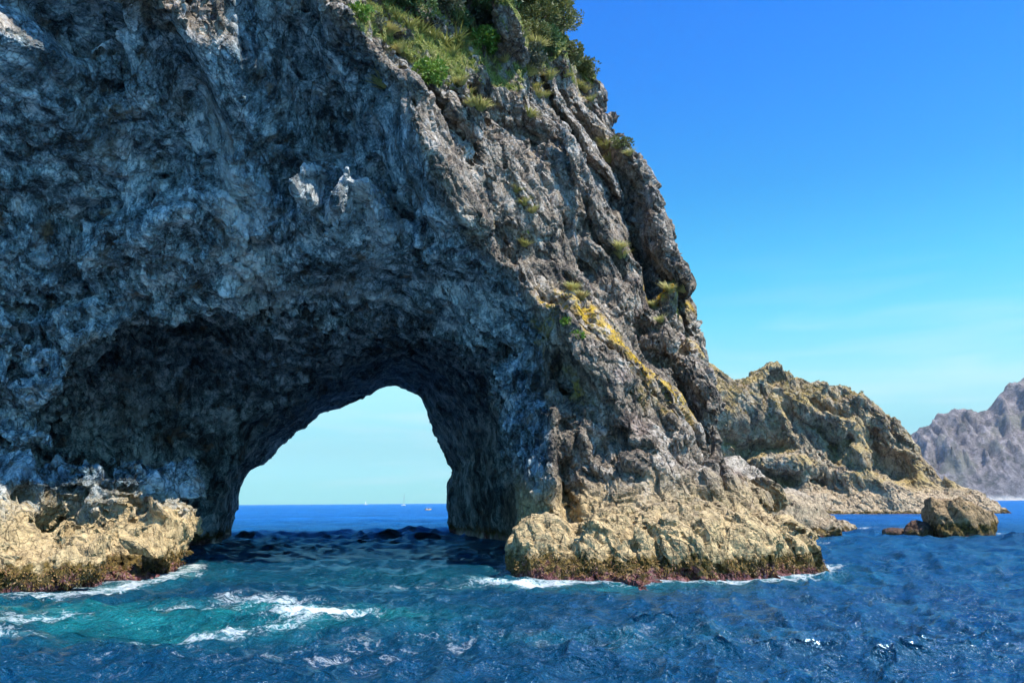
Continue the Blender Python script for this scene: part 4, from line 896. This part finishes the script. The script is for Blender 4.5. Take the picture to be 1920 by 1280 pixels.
def person(loc, rz, label, top, lean=0.1, arm=1.0):
    e = empty('person', loc, rz); tag(e, label, 'person')
    V = [(0, 0, .05), (lean * .3, 0, .28), (lean, 0, .52), (lean * 1.2, 0, .62), (lean * 1.3, 0, .76), (.25, .1, .06), (.48, .12, -.02), (.52, .12, -.3), (.25, -.1, .06), (.48, -.12, -.02), (.52, -.12, -.3),
         (lean, .19, .5), (lean + .18, .27, .28), (lean + .42 * arm, .2, .3), (lean, -.19, .5), (lean + .18, -.27, .28), (lean + .42 * arm, -.2, .3), (.64, .12, -.32), (.64, -.12, -.32)]
    E = [(0, 1), (1, 2), (2, 3), (3, 4), (0, 5), (5, 6), (6, 7), (0, 8), (8, 9), (9, 10), (2, 11), (11, 12), (12, 13), (2, 14), (14, 15), (15, 16), (7, 17), (10, 18)]
    rad = [.15, .14, .13, .06, .1, .09, .075, .05, .09, .075, .05, .065, .05, .035, .065, .05, .035, .04, .04]
    me = bpy.data.meshes.new('body'); me.from_pydata(V, E, []); me.materials.append(top); b_ = link('body', me, e); b_.modifiers.new('s', 'SKIN')
    for i, r in enumerate(rad): me.skin_vertices[0].data[i].radius = (r, r)
    me.skin_vertices[0].data[0].use_root = True; sd = b_.modifiers.new('u', 'SUBSURF'); sd.levels = sd.render_levels = 1
    bobj('head', lambda bm: bmesh.ops.create_uvsphere(bm, u_segments=12, v_segments=9, radius=.115, matrix=Matrix.Translation((lean * 1.3 + .02, 0, .84)) @ Matrix.Diagonal((1, .85, 1.15, 1))), M_skin, e, True)
    bobj('hair', lambda bm: bmesh.ops.create_uvsphere(bm, u_segments=12, v_segments=9, radius=.122, matrix=Matrix.Translation((lean * 1.3 - .01, 0, .87)) @ Matrix.Diagonal((1, .88, 1.0, 1))), M_black, e, True)
    return e
bl = Vector(eb.location); rot_ = Matrix.Rotation(R(12), 3, 'Z')
person(bl + rot_ @ Vector((-1.15, -0.1, .52)), R(12), 'person in a white top sitting at the left end of the yellow boat', M_shirt)
person(bl + rot_ @ Vector((0.0, 0.05, .45)), R(12), 'person in dark clothes sitting in the middle of the yellow boat', M_navy)
def oar(bm): tube(bm, [(-.9, -.1, 1.75), (1.5, .3, 1.55)], 0.035, 6); box(bm, (-.95, -.1, 1.76), (.5, .22, .06)); box(bm, (1.6, .3, 1.55), (.45, .2, .06))
oo = bobj('oar', oar, M_blade); oo.location = bl - Vector((0, 0, .25)); oo.rotation_euler = (0, 0, R(12)); tag(oo, 'pale blue double paddle raised above the yellow boat', 'paddle')
print('boats', time.time() - T0)

# ================================================================== PLANTS ON THE ARCH
def leaf_mat(name, c0, c1, rough=0.55, scale=2.0, dry=None):
    m = NM(name); o = m.n('ShaderNodeObjectInfo').outputs['Random']; n1 = m.noise(scale, 3, 0.6); n2 = m.noise(9.0, 2, 0.5)
    f = m.rng(m.math('ADD', m.math('MULTIPLY', n1, 0.6), m.math('MULTIPLY', n2, 0.4)), 0.38, 0.62)
    c_ = m.mix(f, c0, c1)
    if dry: c_ = m.mix(m.math('MULTIPLY', m.rng(m.noise(0.9, 4, 0.6), 0.5, 0.65), 0.8), c_, dry)
    c_ = m.mix(m.math('MULTIPLY', o, 0.35), c_, tuple(x * 1.35 for x in c1))
    m.setb(Base_Color=c_, Roughness=rough)
    m.b.inputs['Specular IOR Level'].default_value = 0.35
    tr = m.n('ShaderNodeBsdfTranslucent'); m.put(tr.inputs[0], c_); mxs = m.n('ShaderNodeMixShader'); mxs.inputs[0].default_value = 0.25
    m.l(m.b.outputs[0], mxs.inputs[1]); m.l(tr.outputs[0], mxs.inputs[2]); m.l(mxs.outputs[0], m.out.inputs[0]); return m.m
M_dkgreen = leaf_mat('dark_leaves', (0.035, 0.08, 0.026), (0.11, 0.18, 0.06)); M_olive = leaf_mat('olive_leaves', (0.075, 0.095, 0.024), (0.21, 0.22, 0.07))
M_bright = leaf_mat('bright_leaves', (0.05, 0.12, 0.012), (0.15, 0.26, 0.03)); M_grey = leaf_mat('grey_leaves', (0.05, 0.07, 0.04), (0.13, 0.145, 0.09))
M_flax = leaf_mat('flax_leaves', (0.09, 0.12, 0.02), (0.32, 0.32, 0.10), 0.35, 4.0); M_tus = leaf_mat('tussock_grass', (0.20, 0.23, 0.05), (0.50, 0.47, 0.17), 0.6, 3.0, (0.46, 0.34, 0.15))
M_grass = leaf_mat('slope_grass', (0.14, 0.21, 0.025), (0.42, 0.43, 0.11), 0.6, 1.5, (0.30, 0.27, 0.10)); M_bark = flat_mat('bark', (0.10, 0.075, 0.055), 0.9)
M_ochre = leaf_mat('ochre_tussock', (0.20, 0.14, 0.03), (0.40, 0.29, 0.08), 0.7, 0.4)
def hit(px, py, tree=bvh_arch):
    d = ray(px, py); h = tree.ray_cast(Vector(CAM), Vector(d)); return (np.array(h[0]), np.array(h[1])) if h[0] is not None else None
def leaf_quads(P, D, L_, W, g):
    """small pointed leaf faces at P along D"""
    n = len(P); D = D / np.linalg.norm(D, axis=1, keepdims=True); s_ = np.cross(D, g.normal(size=(n, 3))); s_ /= np.linalg.norm(s_, axis=1, keepdims=True)
    a = P; b_ = P + D * L_[:, None] * .5 + s_ * W[:, None] * .5; c_ = P + D * L_[:, None]; d = P + D * L_[:, None] * .5 - s_ * W[:, None] * .5
    return np.stack([a, b_, c_, d], 1).reshape(-1, 3), np.arange(4 * n).reshape(-1, 4)
def bush(px, py, rad, mat, label, cat='shrub', lobes=7, dens=1.0, flat=0.75, name='shrub', seed=1, lift=0.35, out=0.35, leaf=0.26, stem=True):
    h = hit(px, py)
    if h is None: print('miss', px, py); return
    p, nrm = h; g = np.random.default_rng(seed * 17 + 5); e = empty(name, p - nrm * 0.2); tag(e, label, cat)
    nrm = nrm + np.array([0, -.3, .5]); nrm /= np.linalg.norm(nrm); c0 = nrm * rad * out + np.array([0, 0, rad * lift])
    Ps, Ds = [], []; tips = []
    for k in range(lobes):
        d = g.normal(size=3); d /= np.linalg.norm(d); d[2] = abs(d[2]) * 0.8; lc = c0 + d * rad * (0.28 + 0.42 * g.random()) * np.array([1, .9, flat]); lr = rad * (0.34 + 0.26 * g.random()); tips.append(lc)
        n = int(230 * dens * (lr / leaf) ** 2 / 8); u = g.normal(size=(n, 3)); u /= np.linalg.norm(u, axis=1, keepdims=True); rr = lr * (0.62 + 0.42 * g.random(n) ** 0.6)
        q_ = lc + u * rr[:, None] * np.array([1, 1, .8]); cl = gnoise(q_ * 1.6 / max(rad, .8) * 1.4 + seed * 3.1, 3); keep = cl > -0.22
        Ps.append(q_[keep]); Ds.append((u + g.normal(size=(n, 3)) * .7 + np.array([0, 0, .3]))[keep])
    P = np.concatenate(Ps); D = np.concatenate(Ds); n = len(P); V, Q = leaf_quads(P, D, leaf * (0.6 + .8 * g.random(n)), leaf * (.4 + .4 * g.random(n)), g)
    link('crown', make_mesh('crown', V, Q, mat, False), e)
    if stem:
        def tr(bm):
            tube(bm, [(0, 0, -.2), tuple(c0 * .3 + g.normal(size=3) * .05 * rad), tuple(c0 * .8)], [rad * .07, rad * .055, rad * .03], 7)
            for t in tips: tube(bm, [tuple(c0 * .35), tuple((c0 * .4 + t * .6) * .8 + g.normal(size=3) * .04 * rad), tuple(t)], [rad * .035, rad * .025, rad * .01], 5)
        bobj('trunk', tr, M_bark, e, True)
    return e
for i, (px, py, r, mt, lab, kw) in enumerate([
    (800, 12, 3.6, M_dkgreen, 'dark green rounded tree left of the pale crag tip at the top of the slope', dict(name='tree', cat='tree', lobes=11)),
    (735, 2, 2.6, M_dkgreen, 'dark green tree at the top left end of the grassy slope', dict(name='tree', cat='tree', lobes=8)),
    (876, 20, 3.3, M_dkgreen, 'dark green tree between the two pale rock crags', dict(name='tree', cat='tree', lobes=10)),
    (905, 62, 1.6, M_grey, 'small grey green shrub just left of the big pale crag', dict()),
    (980, 8, 3.0, M_olive, 'olive tree at the very top behind the big pale crag', dict(name='tree', cat='tree', lobes=10)),
    (992, 30, 3.4, M_olive, 'olive tree crown halfway down the skyline row of trees', dict(name='tree', cat='tree', lobes=12)),
    (1026, 74, 3.3, M_olive, 'olive tree overhanging the skyline above the right cliff edge', dict(name='tree', cat='tree', lobes=12, out=.3)),
    (1035, 112, 1.9, M_dkgreen, 'deep green shrub tucked under the overhanging skyline tree', dict()),
    (1000, 82, 1.5, M_olive, 'small olive shrub right of the big pale crag', dict()),
    (985, 128, 1.5, M_grey, 'grey green shrub at the foot of the big pale crag', dict(lobes=6)),
    (1098, 145, 1.7, M_olive, 'olive shrub capping the knob on the right skyline', dict(lobes=7, flat=.5)),
    (908, 106, 1.9, M_bright, 'bright green bush at the bottom of the flax patch', dict(lobes=7)),
    (805, 163, 1.4, M_bright, 'bright green bush clinging to the dark rock lip below the grassy slope', dict(lobes=6)),
    (672, 40, 1.0, M_bright, 'low bright green shrub on the rock lip at the left end of the grass', dict(lobes=5, flat=.5)),
    (978, 446, .65, M_bright, 'bright green tuft shrub on the rib right of the shaded hollow', dict(lobes=4, leaf=.16)),
    (1085, 636, .55, M_bright, 'lower of two bright green plants beside the yellow lichen', dict(lobes=4, leaf=.15)),
    (1063, 614, .55, M_bright, 'upper of two bright green plants beside the yellow lichen', dict(lobes=4, leaf=.15)),
    (1190, 478, .55, M_olive, 'small dark shrub in the crevice of the right buttress', dict(lobes=4, leaf=.16)),
    (1166, 282, 1.0, M_olive, 'olive shrub on the right skyline below the knob', dict(lobes=5, flat=.6, leaf=.2)),
    (1275, 545, .8, M_olive, 'yellowish shrub on the orange lichened shoulder of the right skyline', dict(lobes=5, flat=.5, leaf=.2)),
    (765, 22, 1.9, M_dkgreen, 'dark green shrub just above the flax strip, below the two left trees', dict(lobes=7)),
    (838, 30, 1.5, M_grey, 'grey green shrub touching the right side of the narrow pale crag', dict(lobes=6)),
    (855, 55, 1.6, M_dkgreen, 'dark shrub at the foot of the tree between the crags', dict(lobes=6)),
    (925, 15, 1.8, M_dkgreen, 'dark shrub behind the top of the big pale crag', dict(lobes=7)),
    (1005, 60, 2.0, M_olive, 'olive shrub below the topmost olive tree', dict(lobes=8)),
    (1068, 118, 1.5, M_olive, 'olive shrub between the skyline trees and the knob', dict(lobes=6, flat=.6)),
    (700, 50, .9, M_grey, 'little grey green shrub in the grass near its left end', dict(lobes=4, leaf=.18)),
    (1005, 140, 1.0, M_grey, 'small grey shrub right of the crag foot shrub', dict(lobes=5, leaf=.2)),
    ]): bush(px, py, r, mt, lab, seed=i + 1, **kw)

def blades(n, L_, W, droop, g, spread=0.12, lean=0.55):
    """curved blades: three segments each"""
    V = []; Q = []
    for i in range(n):
        a = g.random() * 6.283; le = L_ * (.6 + .5 * g.random()); o = np.array([math.cos(a), math.sin(a), 0]); s_ = np.array([-o[1], o[0], 0]) * W * (.7 + .5 * g.random()) / 2
        b0 = o * spread * g.random(); ln = lean * (.3 + .9 * g.random()); k = len(V)
        for t in (0, .4, .75, 1):
            p = b0 + o * le * (ln * t + droop * t * t * .6) + np.array([0, 0, le * (t * (1 - .35 * ln) - droop * t * t * .55)]); w_ = (1 - t * t) if t < 1 else 0.04
            V += [p - s_ * w_, p + s_ * w_]
        for j in range(3): Q.append([k + 2 * j, k + 2 * j + 1, k + 2 * j + 3, k + 2 * j + 2])
    return np.array(V), np.array(Q)
def plant_at(me, name, px, py, sc_, label, cat, group=None, tree=bvh_arch):
    h = hit(px, py, tree)
    if h is None: print('miss', px, py); return None
    p, nrm = h; o = link(name, me); up = Vector(nrm) * 0.5 + Vector((0, 0, 1)); o.location = Vector(p) - Vector(nrm) * 0.05
    o.rotation_mode = 'QUATERNION'; o.rotation_quaternion = up.to_track_quat('Z', 'Y') @ Matrix.Rotation(random.random() * 6.28, 3, 'Z').to_quaternion(); o.scale = (sc_,) * 3
    return tag(o, label, cat, group)
g = np.random.default_rng(11); flax_me = [make_mesh('flax', *blades(34, 1.5, .13, .35, g, .25), M_flax, False) for _ in range(3)]
tus_me = [make_mesh('tussock', *blades(150, .75, .05, .42, g, .14, .6), M_tus, False) for _ in range(3)]
for i, (px, py, sc_, lab) in enumerate([
    (748, 40, .9, 'flax clump highest on the left, under the dark trees'), (768, 55, 1.0, 'flax clump second from the left end of the flax strip'), (790, 62, 1.0, 'flax clump under the largest dark left tree'), (812, 74, 1.0, 'flax clump below left of the narrow pale crag'),
    (835, 84, 1.0, 'flax clump directly below the narrow pale crag'), (858, 78, 1.1, 'flax clump right of the narrow pale crag foot'), (880, 76, 1.1, 'tall flax clump below the tree between the crags'), (900, 84, 1.0, 'flax clump behind the bright green bush'),
    (926, 92, .9, 'flax clump against the left foot of the big pale crag'), (870, 98, 1.0, 'flax clump left of the bright green bush'), (850, 104, .9, 'lowest flax clump on the slope'), (925, 118, .7, 'flax clump right of the bright green bush'),
    (982, 70, .7, 'flax clump high beside the right side of the big pale crag'), (992, 50, .8, 'flax clump among the olive trees right of the crag'), (1098, 142, .7, 'flax clump sticking up from the skyline knob')]):
    plant_at(flax_me[i % 3], 'flax_plant', px, py, sc_ * 1.0, lab, 'flax', 'flax clumps on the upper slope')
for i, (px, py, sc_, lab) in enumerate([
    (724, 165, 1.5, 'pale tussock alone on the dark knob left of the bright bush'), (728, 66, 1.2, 'tussock on the left rim of the grass slope'), (752, 100, 1.0, 'tussock on the lower rim of the grass slope'), (866, 160, 1.0, 'tussock at the lower right corner of the grass slope'),
    (878, 180, 1.1, 'tussock below the grass slope corner on the dark lip'), (898, 208, 1.4, 'larger of two tussocks hanging below the dark lip'), (886, 200, .9, 'smaller of two tussocks hanging below the dark lip'), (992, 220, 1.0, 'yellow tussock on the square pale ledge'),
    (1008, 182, 1.0, 'left tussock of the trio above the square ledge'), (1022, 184, .9, 'right tussock of the trio above the square ledge'), (1006, 168, .9, 'top tussock of the trio above the square ledge'), (990, 142, 1.2, 'tussock under the grey shrub at the crag foot'),
    (1030, 150, 1.2, 'tussock below the deep green shrub'), (1060, 145, 1.0, 'tussock left of the skyline knob'), (1085, 165, 1.0, 'tussock under the skyline knob shrub'), (1098, 175, 1.0, 'tussock below and right of the knob shrub'),
    (1110, 190, .9, 'tussock on the cliff edge below the knob'), (1010, 60, 1.6, 'drooping tussock beside the olive trees'), (1005, 92, 1.5, 'brown drooping tussock right of the pale crag'), (948, 118, .9, 'tussock at the lower left corner of the big crag'),
    (1140, 280, 1.2, 'upper tussock of a pair near the right skyline'), (1146, 305, 1.2, 'lower tussock of a pair near the right skyline'), (1128, 268, .9, 'small tussock left of the skyline pair'), (1160, 468, 1.1, 'upper tussock on the rib beside the crevice shrub'),
    (1166, 484, 1.0, 'lower tussock on the rib beside the crevice shrub'), (1090, 560, .9, 'yellow tussock above the dark cave in the buttress'), (1072, 545, 1.0, 'green tussock upper left of the buttress cave'), (985, 385, .9, 'green tussock on the rib right of the hollow'),
    (968, 362, .8, 'highest tussock on the rib right of the hollow'), (1000, 400, .8, 'lowest tussock of three on the rib right of the hollow'), (983, 462, .9, 'tussock under the bright tuft shrub on the rib'), (1255, 548, 1.1, 'tussock on the left of the lichened shoulder'),
    (1285, 548, 1.0, 'tussock on the skyline tip of the lichened shoulder'), (1180, 292, .9, 'tussock at the skyline beside the small olive shrub'), (1225, 575, .8, 'tussock at the foot of the lichened shoulder'), (1240, 605, .8, 'tussock in the cleft below the lichened shoulder')]):
    plant_at(tus_me[i % 3], 'tussock', px, py, sc_ * 1.5, lab, 'grass tuft', 'tussocks clinging to the arch')
# grass of the slope: one mass of blades
def scatter_blades(name, region, n, L_, W, mat, tree, minz=0.25, seed=5, lift=0.0):
    g = np.random.default_rng(seed); P = np.array(region); lo = P.min(0); hi = P.max(0); V = []; k = 0
    while k < n:
        m_ = 400; a = lo[0] + (hi[0] - lo[0]) * g.random(m_); b_ = lo[1] + (hi[1] - lo[1]) * g.random(m_); ok = inside_poly(a, b_, region); k += ok.sum()
        for x, y in zip(a[ok], b_[ok]):
            h = hit(x, y, tree)
            if h is None or h[1][2] < minz: continue
            for _ in range(4):
                p = h[0] + g.normal(size=3) * np.array([.15, .15, .03]) * L_ * 2; d = g.normal(size=3) * .45 + h[1] * .5 + np.array([0, 0, .8]); d /= np.linalg.norm(d); s_ = np.cross(d, g.normal(size=3)); s_ /= np.linalg.norm(s_) * 2
                le = L_ * (.5 + g.random()); V += [p - s_ * W, p + s_ * W, p + d * le + np.array([0, 0, -.1 * le])]
    V = np.array(V); me = make_mesh(name, V, np.arange(len(V)).reshape(-1, 3), mat, False); return tag(link(name, me), kind='stuff')
gr_ = scatter_blades('grass', [(max(x, 640), max(y, -40)) for x, y in RAMP], 12000, .26, .06, M_grass, bvh_arch, 0.15); gr_['label'] = 'yellow green grass covering the upper slope'; gr_['category'] = 'grass'
gh = scatter_blades('dry_grass', [(1340, 690), (1440, 680), (1520, 705), (1600, 722), (1700, 795), (1715, 825), (1690, 820), (1600, 770), (1540, 750), (1450, 770), (1350, 780)], 2400, .6, .2, M_ochre, bvh_head, 0.35, 6); gh['label'] = 'ochre dry tussock grass along the headland crest'; gh['category'] = 'grass'
print('plants', time.time() - T0)

# ================================================================== THE AIR
hb = bpy.data.meshes.new('haze'); bm = bmesh.new(); x0, x1, y0, y1, z0, z1 = -9800, 9800, -9800, 9800, -6.0, 700.0
bmesh.ops.create_cube(bm, size=1, matrix=Matrix.Translation((0, 0, (z0 + z1) / 2)) @ Matrix.Diagonal((x1 - x0, y1 - y0, z1 - z0, 1))); bm.to_mesh(hb); bm.free()
hm_ = bpy.data.materials.new('haze'); hm_.use_nodes = True; t_ = hm_.node_tree; t_.nodes.clear(); o_ = t_.nodes.new('ShaderNodeOutputMaterial'); pv = t_.nodes.new('ShaderNodeVolumePrincipled')
pv.inputs['Color'].default_value = (0.80, 0.88, 1.0, 1); pv.inputs['Density'].default_value = 0.00004; pv.inputs['Anisotropy'].default_value = 0.2; t_.links.new(pv.outputs[0], o_.inputs['Volume']); hb.materials.append(hm_)
tag(link('haze', hb), kind='stuff')

print('tris', sum(sum(len(p.vertices) - 2 for p in m_.polygons) if len(m_.polygons) < 5000 else len(m_.loops) - 2 * len(m_.polygons) for m_ in bpy.data.meshes), time.time() - T0)
